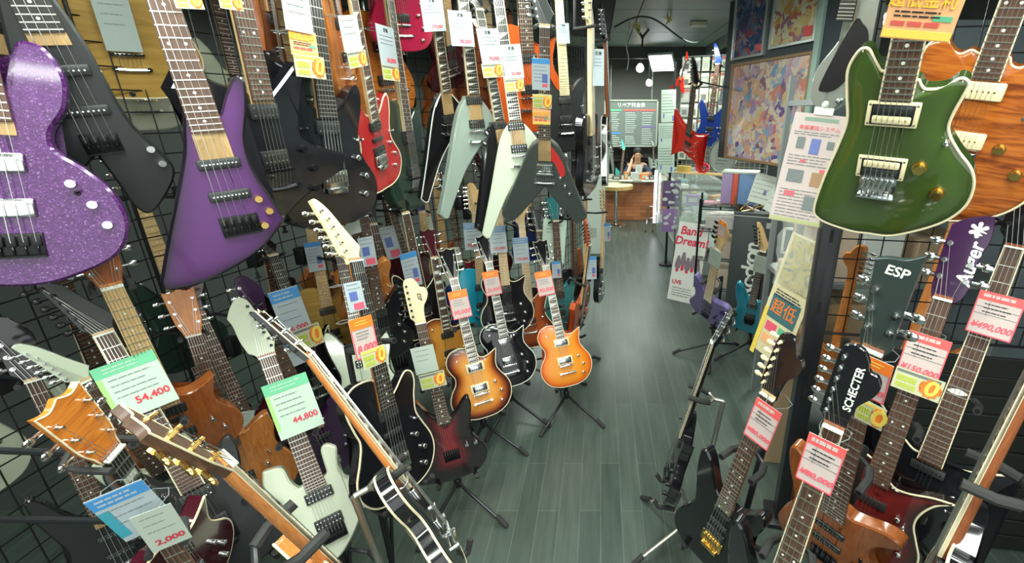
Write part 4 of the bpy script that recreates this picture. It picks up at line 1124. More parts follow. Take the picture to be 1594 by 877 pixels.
G('F8', EG, 'red-orange pointed guitar seen edge-on behind the amber guitar', 'guitar', 'expl', ORANGER, 'point', inlay='dots', lod=1, hw=BLACKHW)
G('F9', EG, 'black guitar with a pale neck seen edge-on at the end of the row', 'guitar', 'tele', BLACKG, 'strat', neckw=MAPLE, board=MAPLE, lod=1, headpaint=MAPLE)
G('F12', EG, 'black tremolo guitar with orange tag and cream headstock behind the edge-on bound guitar', 'guitar', 'tele', BLACKG, 'point', headpaint=PALEM, neckw=ORANGEW, board=EBONY, inlay='dots', bridge='trem', binding=CREAMW, pickups=('h', 's', 'h'), lod=2)
G('F13', EG, 'off-white guitar body with dark edge stripes behind the orange 8,000 card', 'guitar', 'sstrat', WHITEG, 'strat', board=ROSE, neckw=MAHOG, binding=BLACKP, inlay='dots', lod=1)
G('F14', EG, 'black wavy-edged guitar with cream binding behind the 16,000 tag', 'guitar', 'mock', BLACKG, 'point', binding=CREAMW, board=EBONY, inlay='dots', lod=1)
G('F17', EG, 'plain orange-brown double-cut guitar between the two green price cards', 'guitar', 'koa', ORANGEW, 'lp', neckw=ORANGEW, board=ROSE, lod=1, pickups=('h',))
G('F17b', EG, 'dark wine guitar with a small white tag beside the orange-brown guitar', 'guitar', 'sstrat', DKWINE, 'strat', neckw=MAHOG, lod=1)
G('F18', EG, 'guitar with flamed orange headstock and chrome tuners at the lower left', 'guitar', 'lp', DKWINE, 'lp', headpaint=FLAMEO, neckw=MAHOG, board=EBONY, inlay='blocks', pegm=CHROME, binding=CREAMW)
G('F19', EB, 'bass with rounded black headstock over a blue price sheet, bottom left corner', 'bass guitar', 'bass', BLACKG, 'strat', headpaint=BLACKG, board=ROSE, neckw=MAHOG, pickups=('b', 'b'), bridge='hard', strings=4, hw=BLACKHW)
G('F20', EG, 'black tremolo guitar with the large green 54,400 card on its neck', 'guitar', 'sstrat', BLACKS, 'point', board=ROSE, neckw=MAPLE, inlay=None, bridge='trem', hw=BLACKHW, pickups=('h', 'h'), bound=CREAMW)

# lower rack behind the floor row
G('L1', EG, 'cyan blue guitar with maple neck behind the sunburst single-cut', 'guitar', 'tele', TEAL2, 'strat', headpaint=MAPLE, neckw=MAPLE, board=MAPLE, lod=1, inlay='dots')
G('L2', EG, 'black cream-bound guitar with maple neck behind the glossy black single-cut', 'guitar', 'lp', BLACKG, 'strat', headpaint=MAPLE, neckw=MAPLE, board=MAPLE, binding=CREAMW, lod=1)
G('L3', EG, 'red-brown burst guitar with maple neck behind the black and amber single-cuts', 'guitar', 'sstrat', BROWNB, 'strat', headpaint=MAPLE, neckw=MAPLE, board=MAPLE, binding=CREAMW, lod=1)
G('L4', EG, 'dark brown-black guitar with cream binding tucked behind the amber single-cut', 'guitar', 'tele', BLACKS, 'lp', board=ROSE, binding=CREAMW, lod=1)
G('L5', EG, 'orange tobacco burst guitar with block inlays half hidden left of the sunburst single-cut', 'guitar', 'lp', TOBACCO, 'lp', headpaint=DKWINE, board=ROSE, inlay='blocks', binding=CREAMW, bound=CREAMW, lod=1)
G('L6', EB, 'matt black bass body hanging behind the maple headstock guitar', 'bass guitar', 'bass', BLACKS, 'bass4', board=ROSE, pickups=('b', 'b'), bridge='hard', strings=4, lod=1, hw=BLACKHW)
G('L9', EG, 'dark mahogany guitar in the rack behind the orange tag', 'guitar', 'tele', MAHOG, 'lp', board=ROSE, lod=1)
G('L10', EG, 'black guitar with rosewood neck in the rack left of the maple headstock', 'guitar', 'sstrat', BLACKG, 'point', board=ROSE, bound=CREAMW, binding=CREAMW, lod=1)
G('L11', EG, 'dark wine guitar with bound neck under the red guitar', 'guitar', 'tele', DKWINE, 'point', board=ROSE, bound=CREAMW, lod=1)
G('L12', EB, 'deep blue bass behind the tobacco burst guitar neck', 'bass guitar', 'bass', BLUE, 'bass4', board=MAPLE, neckw=MAPLE, pickups=('b', 'b'), bridge='hard', strings=4, lod=1)
G('L14', EG, 'black guitar with maple neck in the rack below the smoky green guitar', 'guitar', 'sstrat', BLACKG, 'strat', headpaint=MAPLE, neckw=MAPLE, board=ROSE, lod=1)
G('L15', EG, 'gold-brown guitar in the rack below the black tremolo guitar', 'guitar', 'tele', GOLDN, 'strat', headpaint=MAPLE, neckw=MAPLE, board=MAPLE, lod=1)
G('L16', EG, 'cream guitar with maple neck in the rack below the white-outlined V', 'guitar', 'sstrat', CREAMP, 'strat', headpaint=MAPLE, neckw=MAPLE, board=MAPLE, lod=1)
G('L17', EG, 'dark red guitar in the rack left of the cyan guitar', 'guitar', 'lp', P('deep_red', (.20, .012, .018)), 'lp', headpaint=BLACKG, board=ROSE, lod=1, binding=CREAMW)
G('L18', EG, 'orange-brown guitar with pale maple headstock just under the cherry red guitar', 'guitar', 'tele', ORANGEW, 'strat', headpaint=PALEM, neckw=MAPLE, board=ROSE, lod=1)
G('L19', EG, 'dark green-blue guitar behind the signed white sheet', 'guitar', 'tele', P('green_blue', (.03, .16, .17)), 'lp', board=ROSE, lod=1)
G('L20', EG, 'black guitar turned edge-on right of the signed white sheet', 'guitar', 'lp', BLACKG, 'lp', board=ROSE, neckw=MAHOG, lod=1)
G('L21', EG, 'dark red-brown guitar turned edge-on by the white partition board', 'guitar', 'sstrat', MAHOG, 'strat', board=MAPLE, neckw=MAPLE, headpaint=DKWINE, lod=1)
G('X1', EB, 'black bass among the headstocks at the far left edge', 'bass guitar', 'bass', BLACKG, 'bass4', board=ROSE, bridge='hard', strings=4, pickups=('b', 'b'), lod=1)
G('X2', EG, 'guitar with orange-brown neck rising under the purple sparkle bass', 'guitar', 'lp', RUST, 'lp', headpaint=MAHOG, neckw=ORANGEW, board=MAPLE, lod=1)
G('X3', EG, 'guitar with white headstock left of the green 54,400 card', 'guitar', 'sstrat', WHITEG, 'point', board=ROSE, lod=1)
G('X4', EB, 'black bass with chrome tuners under the dark-edged purple bass', 'bass guitar', 'bass', BLACKG, 'bass4', board=ROSE, bridge='hard', strings=4, pickups=('b', 'b'), lod=1)
G('X5', EB, 'dark purple bass neck behind the white pointed headstock', 'bass guitar', 'bass', DKPURP, 'bass4', board=ROSE, bridge='hard', strings=4, pickups=('b', 'b'), lod=1)

# hung row
G('U1', EB, 'purple sparkle bass with chrome pickup hanging at the far left edge', 'bass guitar', 'u1', PURPLE_SP, 'bass4', board=ROSE, bridge='hard', strings=4, pickups=('p', 'p'), pickm=CHROME, hw=BLACKHW, knobm=CHROME, nknobs=3, knobxy=[(.092, .215), (.118, .170), (.135, .125)])
G('U2', EB, 'matt black bass hanging between the purple sparkle bass and the gold body', 'bass guitar', 'u2', BLACKS, 'bass32', board=EBONY, bridge='hard', strings=4, pickups=('b', 'b'), hw=BLACKHW, knobm=CHROME, knobxy=[(.085, .06), (.095, .02)])
G('U4', EB, 'translucent purple bass with dark edges and a pointed lower wing', 'bass guitar', 'kite', PURPLE_Q, 'bass32', board=ROSE, bridge='hard', strings=5, pickups=('b', 'b'), hw=BLACKHW, knobm=GOLDHW, knobxy=[(.055, .20), (.07, .165), (.05, .13)])
G('U5', EG, 'gloss black angular guitar right of the dark-edged purple bass', 'guitar', 'expl', BLACKG, 'point', board=ROSE, hw=BLACKHW)
G('U7', EG, 'black tremolo guitar hanging left of the cherry red guitar', 'guitar', 'sstrat', BLACKG, 'point', board=EBONY, inlay=None, bridge='trem', hw=CHROME, pickups=('h', 'h'))
G('U8', EG, 'cherry red guitar with cream binding hanging in the middle of the left wall', 'guitar', 'sstrat', REDG, 'point', board=ROSE, binding=CREAMW, bound=CREAMW, bridge='trem', neckw=MAPLE, inlay='fins', pickups=('h', 's', 'h'))
G('U10', EG, 'smoky dark green guitar hanging between the red guitar and the white-edged V', 'guitar', 'tele', SMOKE, 'point', board=EBONY, bound=CREAMW, hw=BLACKHW)
G('U11', EG, 'black V guitar outlined with white edge stripes', 'guitar', 'rrv', BLACKG, 'point', board=EBONY, binding=WHITEP, inlay='fins', bound=CREAMW, pickups=('h',))
G('U12', EG, 'glossy black offset V guitar painted with its grey reflection, hanging beside the white-outlined black V', 'guitar', 'rrv', GREYREFL, 'point', board=EBONY, inlay='fins', bound=CREAMW)
G('U13', EG, 'gloss black offset V guitar left of the white V', 'guitar', 'rrv', BLACKG, 'point', board=EBONY, inlay='fins', bound=CREAMW)
G('U14', EG, 'ivory white offset V guitar with two black pickups', 'guitar', 'rrv', WHITEG, 'point', board=EBONY, inlay='fins', headpaint=WHITEG, bound=CREAMW)
G('U15', EG, 'charcoal V guitar with a red pickguard patch hanging nearest the aisle', 'guitar', 'flyv', CHARCOAL, 'point', board=ROSE, inlay='dots', neckw=MAPLE, pickups=('h',), pickm=CHROME, guard=([(.018, .385), (.04, .37), (.085, .30), (.098, .24), (.075, .235), (.045, .30), (.015, .315)], mat('red_guard', (.55, .03, .03), .35)))
G('U16', EG, 'black guitar with a pale maple neck above the charcoal V', 'guitar', 'sstrat', BLACKS, 'point', board=PALEM, neckw=PALEM, inlay=None, lod=2)
G('U17', EG, 'edge-on guitar with a pale neck left of the dark edge-on V', 'guitar', 'tele', BLACKG, 'strat', board=PALEM, neckw=PALEM, headpaint=PALEM, lod=1)
G('U18', EG, 'edge-on black V guitar with white binding hanging at the aisle corner', 'guitar', 'flyv', BLACKG, 'strat', board=ROSE, neckw=MAHOG, binding=WHITEP, back_binding=True, lod=1)
# upper tier
G('T1', 'acoustic_guitar', 'gold natural guitar body high behind the wire grid with a white card', 'guitar', 'acou', GOLDN, 'lp', board=ROSE, neckw=MAPLE, pickups=(), nknobs=0, switch=False, binding=CREAMW, thick=.09, lod=1)
G('T2', EG, 'rust brown guitar hanging edge-on at the top beside the orange price cards', 'guitar', 'prs', RUST, 'lp', board=ROSE, lod=1)
G('T3', EG, 'guitar with yellow-brown edge and dark purple face at the top above the red guitar', 'guitar', 'koa', ORANGEW, 'lp', board=ROSE, lod=1, neckw=MAPLE)
G('T4', EG, 'dark red guitar at the top behind the orange maple neck', 'guitar', 'sstrat', DKWINE, 'strat', board=MAPLE, neckw=MAPLE, lod=1)
G('T5', EG, 'crimson and white guitar at the top above the smoky green guitar', 'guitar', 'tele', P('crimson', (.42, .015, .06)), 'strat', board=MAPLE, neckw=MAPLE, lod=1)
G('T6', EG, 'orange guitar hanging between the red guitar and the white price card', 'guitar', 'lp', FLAMEO, 'lp', board=ROSE, neckw=MAPLE, lod=1)
G('T7', EG, 'orange-brown guitar behind the white V and the blue price card', 'guitar', 'lp', ORANGER, 'lp', board=ROSE, neckw=MAPLE, lod=1)
G('T8', EG, 'orange-brown guitar with maple neck behind the black and white V guitars', 'guitar', 'sstrat', MAHOG, 'strat', board=MAPLE, neckw=MAPLE, headpaint=MAPLE, lod=1)

# right side
G('R1', EG, 'olive green double-cut guitar hanging at the right with zebra pickups', 'guitar', 'grn', GREENT, 'lp', board=ROSE, inlay='dots', neckw=MAHOG, binding=CREAMW, bound=CREAMW, pickups=('z', 'z'), ringm=CREAM, bridge='hard', knobm=GOLDHW, arch=.008, knobxy=[(.067, .166), (.109, .113)])
G('R2', EG, 'flamed koa guitar with cream soap-bar pickups at the right edge', 'guitar', 'koa2', KOA, 'lp', board=ROSE, inlay='dots', neckw=MAHOG, binding=CREAMW, bound=CREAMW, pickups=('p', 'p'), pickm=CREAM, knobm=GOLDHW, arch=.006, knobxy=[(.078, .150), (.128, .095)])
G('R3', EG, 'silver guitar with a black pickguard hanging behind the olive green guitar', 'guitar', 'r3', SILVER, 'point', board=EBONY, pickups=(), inlay=None, nknobs=2, knobxy=[(.045, .06), (.075, .10)], switch=False, bridge=None, guard=([(.027, .300), (.06, .30), (.089, .268), (.096, .193), (.055, .135), (.019, .094), (-.023, .082), (-.042, .107)], BLACKP), lod=0)
G('R4', EB, 'orange-brown five-string bass with flared black headstock lettered in white', 'bass guitar', 'bass2', RUST, 'bass32', headpaint=mat('dark_green_head', (.03, .042, .04), .3), board=ROSE, neckw=MAHOG, bridge='hard', strings=5, pickups=('b', 'b'), hw=BLACKHW, pegm=CHROME, logo=[('ESP', .030, .004, .200, 0.0, .15)])
G('R5', EB, 'dark wine burst bass with purple headstock and five chrome knobs', 'bass guitar', 'eclip', WINE, 'bass32p', headpaint=DKPURP, board=ROSE, neckw=MAHOG, binding=CREAMW, bridge='hard', strings=4, pickups=('b', 'b'), hw=CHROME, knobxy=[(.078, .235), (.088, .195), (.10, .155), (.075, .13), (.11, .125)],
  logo=[('Auger', .046, .030, .105, -PI / 2, .2), ('*', .085, .022, .178, 0, 0)])
G('R6', EB, 'black bass with cream bound neck and pointed horns at the right', 'bass guitar', 'warlb', BLACKG, 'bass4', board=ROSE, neckw=MAHOG, binding=CREAMW, bound=CREAMW, inlay='twelve', bridge='hard', strings=4, pickups=('b', 'b'), hw=BLACKHW)
G('R7', EB, 'bass with rounded black headstock lettered along its length, nearest at the right', 'bass guitar', 'bass', BLACKG, 'strat', headpaint=BLACKG, board=ROSE, neckw=MAHOG, bridge='hard', strings=4, pickups=('b', 'b'), hw=BLACKHW, bound=CREAMW, pegm=CHROME,
  logo=[('SCHECTER', .022, .012, .105, -PI / 2, 0)])
G('R8', EG, 'black guitar with gold bridge and orange-edged neck on a stand at the right', 'guitar', 'sstrat', BLACKG, 'strat', headpaint=BLACKG, neckw=MAPLE, board=ROSE, inlay='dots', hw=GOLDHW, bridge='trem', pickups=('s', 's', 'h'), pegm=CREAM)
G('R11', EG, 'black guitar seen edge-on with cream-lined neck on a tripod stand in the aisle', 'guitar', 'lp', BLACKG, 'lp', board=EBONY, neckw=BLACKG, bound=CREAMW, inlay='dots', hw=BLACKHW, pegm=CHROME)
G('R12', EG, 'guitar neck with cream line and brown back crossing the lower right corner', 'guitar', 'lp', BLACKG, 'lp', neckw=MAHOG, board=ROSE, binding=CREAMW, bound=CREAMW, hw=CHROME)
G('R13', EB, 'lavender bass with maple board on a low stand by the black hard case', 'bass guitar', 'bass2', LAVEN, 'bass4', board=MAPLE, neckw=MAPLE, headpaint=MAPLE, bridge='hard', strings=4, pickups=('b', 'b'), hw=BLACKHW, lod=1)
G('R14', EG, 'metallic teal guitar leaning in front of the black hard case', 'guitar', 'sstrat', TEAL, 'point', board=ROSE, neckw=MAPLE, headpaint=MAPLE, bridge='trem', hw=BLACKHW, lod=1)
G('R15', EG, 'orange-brown guitar showing its back behind the right wire grid', 'guitar', 'tele', ORANGEW, 'strat', neckw=ORANGEW, headpaint=ORANGEW, lod=1)
G('R16', EG, 'guitar with an orange neck behind the right grid beside the purple headstock', 'guitar', 'koa', ORANGEW, 'lp', neckw=ORANGEW, lod=1)
G('S1', EG, 'bright red X-shaped guitar hanging on the accessory grid', 'guitar', 'warl', REDX, 'point', board=ROSE, neckw=MAPLE, headpaint=BLACKG, bridge='tom', hw=CHROME, lod=1)
G('S2', EG, 'deep blue guitar hanging right of the bright red guitar', 'guitar', 'sstrat', BLUE, 'point', board=ROSE, lod=0)
G('S3', 'toy_guitar', 'tiny red toy guitar pinned high on the accessory grid', 'toy guitar', 'flyv', REDX, 'point', board=ROSE, lod=0, pickups=('h',), nknobs=0)
# ---------------------------------------------------------------- price cards
PAPER = mat('card_paper', (.44, .50, .44), .5)
PAPERG = mat('card_paper_green', (.42, .52, .44), .5)
PAPERP = mat('card_paper_pink', (.54, .44, .42), .5)
PAPERB = mat('card_paper_blue', (.40, .46, .50), .5)
HGREEN = mat('header_green', (.12, .44, .24), .5)
HBLUE = mat('header_blue', (.06, .26, .58), .5)
HRED = mat('header_red', (.74, .10, .10), .5)
HPINK = mat('header_pink', (.72, .10, .16), .5)
HORANGE = mat('header_orange', (.88, .20, .025), .5)
INK = mat('ink_black', (.02, .02, .025), .6)
INKG = mat('ink_grey', (.16, .18, .18), .6)
INKR = mat('ink_red', (.55, .035, .06), .6)
INKP = mat('ink_pink', (.80, .10, .14), .6)
YELLOW = mat('banner_yellow', (.78, .58, .10), .5)
PALEY = mat('banner_pale', (.52, .52, .34), .5)
BURST = mat('burst_orange', (.85, .20, .03), .5)
LIME = mat('ink_lime', (.42, .48, .06), .6)
PEACH = mat('promo_peach', (.86, .42, .20), .5)
SLEEVE = mat('sleeve_plastic', (.75, .80, .80), .15, coat=.3)
PHOTOB = mat('card_photo_blue', (.10, .14, .40), .5)

def sheet(m, x, z, w, h, y=0.0, t=.0012):
    m.box((x, y, z), (w, t, h))
    return m

def lines(w, h, z0, z1, n, x0=None, seed=0, lw=.004, y=-.0016):
    """rows of small print: short bars like lines of writing"""
    r = random.Random(seed)
    m = MB()
    for i in range(n):
        z = z0 + (z1 - z0) * i / max(1, n - 1)
        x = -w / 2 + w * .07
        end = w / 2 - w * r.uniform(.06, .3)
        while x < end:
            l = r.uniform(.06, .2) * w
            l = min(l, end - x)
            m.box((x + l / 2, y, z), (l, .0006, lw))
            x += l + w * .025
    return m

def put_text(parent, txt, size, x, z, m, name='lettering', y=-.0018, roll=0.0, shear=0.0, space=1.0, extrude=.0003):
    me = text_mesh(txt, size, shear=shear, space=space, extrude=extrude)
    return link(name, me, m, parent, Matrix.Translation((x, y, z)) @ Matrix.Rotation(roll, 4, 'Y') @ FACE)

def zero_banner(root, w, h, seed=0):
    sheet(MB(), 0, 0, w, h).build('card', PALEY, root, 0)
    sheet(MB(), -w * .02, h * .38, w * .9, h * .12, -.0012, .0006).build('header', INKG if seed % 2 else YELLOW, root, 0)
    m = MB()
    for i in range(5):
        m.box((-w * .40 + i * w * .085, -.0014, h * .06), (w * .066, .0006, h * .26))
        m.box((-w * .40 + i * w * .085 + w * .01, -.0014, -h * .27), (w * .066, .0006, h * .22))
    m.build('small_print', LIME, root, 0)
    pts = []
    for i in range(22):
        a = 2 * PI * i / 22
        rr = 1.0 if i % 2 else .78
        pts.append((w * .27 + rr * w * .23 * math.cos(a), -h * .02 + rr * h * .47 * math.sin(a)))
    b = MB(); b.prism(pts, -.0022, -.0008)
    bb = b.build('starburst', BURST, root, 0)
    me = text_mesh('0', h * .98, shear=.15, extrude=.0004)
    link('figure', me, YELLOW, root, Matrix.Translation((w * .27, -.0030, -h * .02)) @ FACE)

def card(kind, root, w, h, txt, seed=0):
    fs = h * .22
    if kind == 'zero':
        return zero_banner(root, w, h, seed)
    base = {'green': PAPERG, 'blue': PAPERB, 'blueplain': PAPERB, 'bluesheet': PAPERB, 'bluehead': PAPERB, 'bluecard': PAPERB, 'plain': PAPER, 'orange': PAPERP, 'red': PAPERP,
            'white': PAPER, 'sheet': PAPERG, 'stage': PAPERB, 'photo': PAPERB, 'promo': PEACH, 'promo2': PEACH, 'graycard': mat('card_grey', (.36, .42, .40), .5)}[kind]
    sheet(MB(), 0, 0, w, h).build('card', base, root, 0)
    tw = lambda t: min(h * .30, w * 1.5 / max(3, len(t)))
    if kind == 'green':
        sheet(MB(), 0, h * .40, w, h * .20, -.0012, .0006).build('header', HGREEN, root, 0)
        sheet(MB(), -w * .46, -.02 * h, w * .08, h * .62, -.0012, .0006).build('side_strip', mat('strip_lime', (.30, .55, .16), .5), root, 0)
        lines(w * .8, h, h * .43, h * .37, 2, seed=seed, lw=h * .018, y=-.002).build('header_print', PAPERG, root, 0)
        lines(w * .8, h, h * .22, -h * .10, 4, seed=seed + 1, lw=h * .014).build('small_print', INKG, root, 0)
        put_text(root, txt, tw(txt) * .84, w * .16, -h * .25, INKR, 'price_figures')
    elif kind in ('blue', 'blueplain', 'bluesheet', 'bluehead'):
        sheet(MB(), 0, h * .37, w, h * .22, -.0012, .0006).build('header', HBLUE if kind != 'bluehead' else mat('header_steel', (.16, .27, .45), .5), root, 0)
        lines(w * .9, h, h * .41, h * .33, 2, seed=seed, lw=h * .03, y=-.002).build('header_print', PAPERB, root, 0)
        lines(w * .85, h, h * .18, -h * .12, 3, seed=seed + 1, lw=h * .014).build('small_print', INKG, root, 0)
        if txt:
            put_text(root, txt, tw(txt) * 1.1, w * .02, -h * .34, INKR, 'price_figures')
        if kind == 'bluesheet':
            sheet(MB(), -w * .40, -.1 * h, w * .2, h * .6, -.0013, .0006).build('side_strip', mat('strip_teal', (.05, .32, .42), .5), root, 0)
    elif kind == 'bluecard':
        sheet(MB(), 0, h * .42, w, h * .15, -.0012, .0006).build('header', HBLUE, root, 0)
        lines(w * .9, h, h * .25, -h * .2, 5, seed=seed, lw=h * .014).build('small_print', INKG, root, 0)
        sheet(MB(), w * .22, -h * .12, w * .3, h * .26, -.0013, .0006).build('picture', PHOTOB, root, 0)
        sheet(MB(), w * .22, -h * .34, w * .3, h * .10, -.0013, .0006).build('stamp', HPINK, root, 0)
    elif kind == 'stage':
        put_text(root, '定番', h * .11, 0, h * .38, INK)
        lines(w * .9, h, h * .24, h * .05, 3, seed=seed, lw=h * .012).build('small_print', INKG, root, 0)
        if txt:
            put_text(root, txt, tw(txt) * .75, w * .1, -h * .36, INKP, 'price_figures')
    elif kind == 'photo':
        sheet(MB(), -w * .1, h * .02, w * .45, h * .30, -.0013, .0006).build('picture', PHOTOB, root, 0)
        lines(w * .9, h, h * .42, h * .28, 2, seed=seed, lw=h * .014).build('small_print', INKG, root, 0)
        sheet(MB(), w * .1, -h * .34, w * .6, h * .22, -.0013, .0006).build('stamp', HPINK, root, 0)
    elif kind in ('plain', 'white', 'sheet', 'graycard'):
        lines(w * .8, h, h * .36, h * (.0 if kind != 'sheet' else .2), 3, seed=seed, lw=h * .012).build('small_print', INKG, root, 0)
        if kind == 'sheet':
            m = MB(); m.tube([(-w * .2, -.0016, -h * .30), (-w * .02, -.0016, -h * .22), (w * .2, -.0016, -h * .02), (w * .05, -.0016, -h * .18), (w * .22, -.0016, -h * .16), (w * .02, -.0016, -h * .27)], .0012, 5)
            m.build('signature', INK, root)
        if txt:
            put_text(root, txt, tw(txt) * 1.1, w * .05, -h * .30, INKR, 'price_figures')
    elif kind == 'orange':
        sheet(MB(), 0, h * .36, w, h * .28, -.0012, .0006).build('header', HORANGE, root, 0)
        lines(w * .6, h, h * .40, h * .33, 2, seed=seed, lw=h * .02, y=-.002).build('header_print', YELLOW, root, 0)
        lines(w * .75, h, h * .14, h * -.02, 3, seed=seed + 3, lw=h * .018).build('small_print', INKG, root, 0)
        f = MB()
        for sx in (-1, 1):
            f.box((sx * w * .48, -.0012, -h * .14), (w * .04, .0006, h * .72))
        f.box((0, -.0012, -h * .485), (w, .0006, h * .03))
        f.build('border', INKP, root, 0)
        if txt:
            put_text(root, txt, tw(txt) * 1.25, 0, -h * .28, INKP, 'price_figures', shear=.2)
    elif kind == 'red':
        sheet(MB(), 0, h * .40, w, h * .20, -.0012, .0006).build('header', HRED, root, 0)
        lines(w * .9, h, h * .41, h * .39, 1, seed=seed, lw=h * .07, y=-.002).build('header_print', PAPERP, root, 0)
        f = MB()
        for sx in (-1, 1):
            f.box((sx * w * .485, -.0012, -h * .1), (w * .03, .0006, h * .8))
        f.box((0, -.0012, -h * .485), (w, .0006, h * .03))
        f.build('border', INKP, root, 0)
        g = MB()
        g.box((0, -.0013, -h * .02), (w * .92, .0006, h * .01)).box((0, -.0013, h * .14), (w * .92, .0006, h * .01)).box((-w * .2, -.0013, h * .12), (w * .012, .0006, h * .34))
        g.build('ruled_lines', INKG, root, 0)
        lines(w * .7, h, h * .22, h * .04, 3, seed=seed + 2, lw=h * .022).build('handwriting', INK, root, 0)
        put_text(root, '¥' + txt, tw(txt) * 1.1, 0, -h * .29, INKP, 'price_figures', shear=.25)
    elif kind in ('promo', 'promo2'):
        sheet(MB(), 0, -h * .40, w * .98, h * .15, -.0012, .0006).build('yellow_strip', YELLOW, root, 0)
        m = MB()
        for i in range(3):
            m.box((-w * .30 + i * w * .24, -.0014, -h * .20), (w * .20, .0006, h * .09))
        m.build('text_boxes', [mat('box_red', (.62, .10, .08), .5)], root, 0)
        sheet(MB(), w * .30, -h * .08, w * .26, h * .10, -.0015, .0006).build('green_box', HGREEN, root, 0)
        lines(w * .9, h, h * .02, -h * .06, 2, seed=seed, lw=h * .03).build('small_print', INK, root, 0)
        put_text(root, '超低金利', min(h * .3, w * .24), -w * .04, h * .22, mat('promo_yellow', (.95, .55, .05), .5), 'lettering', extrude=.0008)

KINDN = {'green': 'green-headed price card', 'blue': 'blue-headed price card', 'blueplain': 'small blue card', 'bluesheet': 'blue price sheet', 'bluehead': 'clear-sleeved blue price card', 'bluecard': 'blue information card',
         'plain': 'white price card', 'orange': 'orange-topped price card', 'red': 'pink-bordered handwritten price card', 'white': 'small white card', 'sheet': 'signed white sheet', 'stage': 'pale price card', 'photo': 'pale card with a small picture',
         'promo': 'orange promotion card', 'promo2': 'orange and yellow promotion card', 'graycard': 'grey-white card', 'zero': 'yellow zero-interest banner'}
HOSTN = {'F20': 'black tremolo guitar at the lower left', 'F1': 'white pointed seven-string', 'F14': 'wavy black guitar', 'F19': 'rounded black bass headstock in the corner', 'F12': 'black guitar with the cream headstock',
         'F4': 'guitar with the bare maple headstock', 'F5': 'dark-edged sunburst single-cut', 'F6': 'glossy black single-cut', 'F7': 'amber single-cut', 'L1': 'cyan guitar neck', 'L2': 'maple neck above the black single-cut',
         'L3': 'red-brown burst guitar neck', 'L4': 'rack beside the amber single-cut neck', 'U15': 'charcoal V neck', 'U14': 'white V neck', 'U13': 'gloss black V neck', 'U12': 'reflection-grey V neck', 'U11': 'white-outlined V neck',
         'U10': 'smoky green guitar neck', 'U8': 'cherry red guitar neck', 'U7': 'black tremolo guitar neck left of the red one', 'U4': 'dark-edged purple bass neck', 'U5': 'black angular guitar neck', 'R1': 'olive green guitar neck',
         'R5': 'wine burst bass neck', 'R6': 'cream-bound bass neck', 'R7': 'nearest bass neck at the right', 'R8': 'black gold-bridge guitar neck', 'R4': 'flared black headstock bass', 'R13': 'lavender bass neck', 'R14': 'teal guitar neck',
         'U16': 'pale maple neck above the charcoal V', 'L9': 'dark mahogany guitar neck', 'L11': 'bound dark wine guitar neck', 'L10': 'rosewood neck left of the maple headstock', 'L14': 'maple-neck black guitar below the smoky green one', 'L15': 'gold-brown guitar neck', 'L16': 'cream guitar neck', 'L17': 'dark red guitar neck', 'L18': 'pale maple headstock under the red guitar', 'L19': 'dark green-blue guitar neck', 'F17b': 'dark wine guitar body', 'T1': 'gold guitar body behind the grid'}
for i, (g, cx_, cz_, w_, h_, kind, txt, roll, lift) in enumerate(CARDS):
    mt = pose(g) @ Matrix.Translation((cx_, -BODY_T / 2 - lift, cz_)) @ Matrix.Rotation(math.radians(roll), 4, 'Y')
    lab = KINDN[kind] + (' marked ' + txt if txt else '') + ' on the ' + HOSTN[g]
    r = thing('price_card' if kind not in ('promo', 'promo2', 'zero') else 'promotion_card', lab, 'card', mt, 'cards on the instruments')
    card(kind, r, w_, h_, txt, i)
    if kind != 'zero':
        m = MB()   # elastic loop round the neck
        y = lift - .006
        m.tube([(-.030, y, h_ * .42), (-.030, y + .02, h_ * .44), (0, y + .034, h_ * .46), (.030, y + .02, h_ * .44), (.030, y, h_ * .42), (.012, .001, h_ * .47), (-.012, .001, h_ * .47)], .0012, 5, closed=True)
        m.build('elastic_loop', INKG, r)
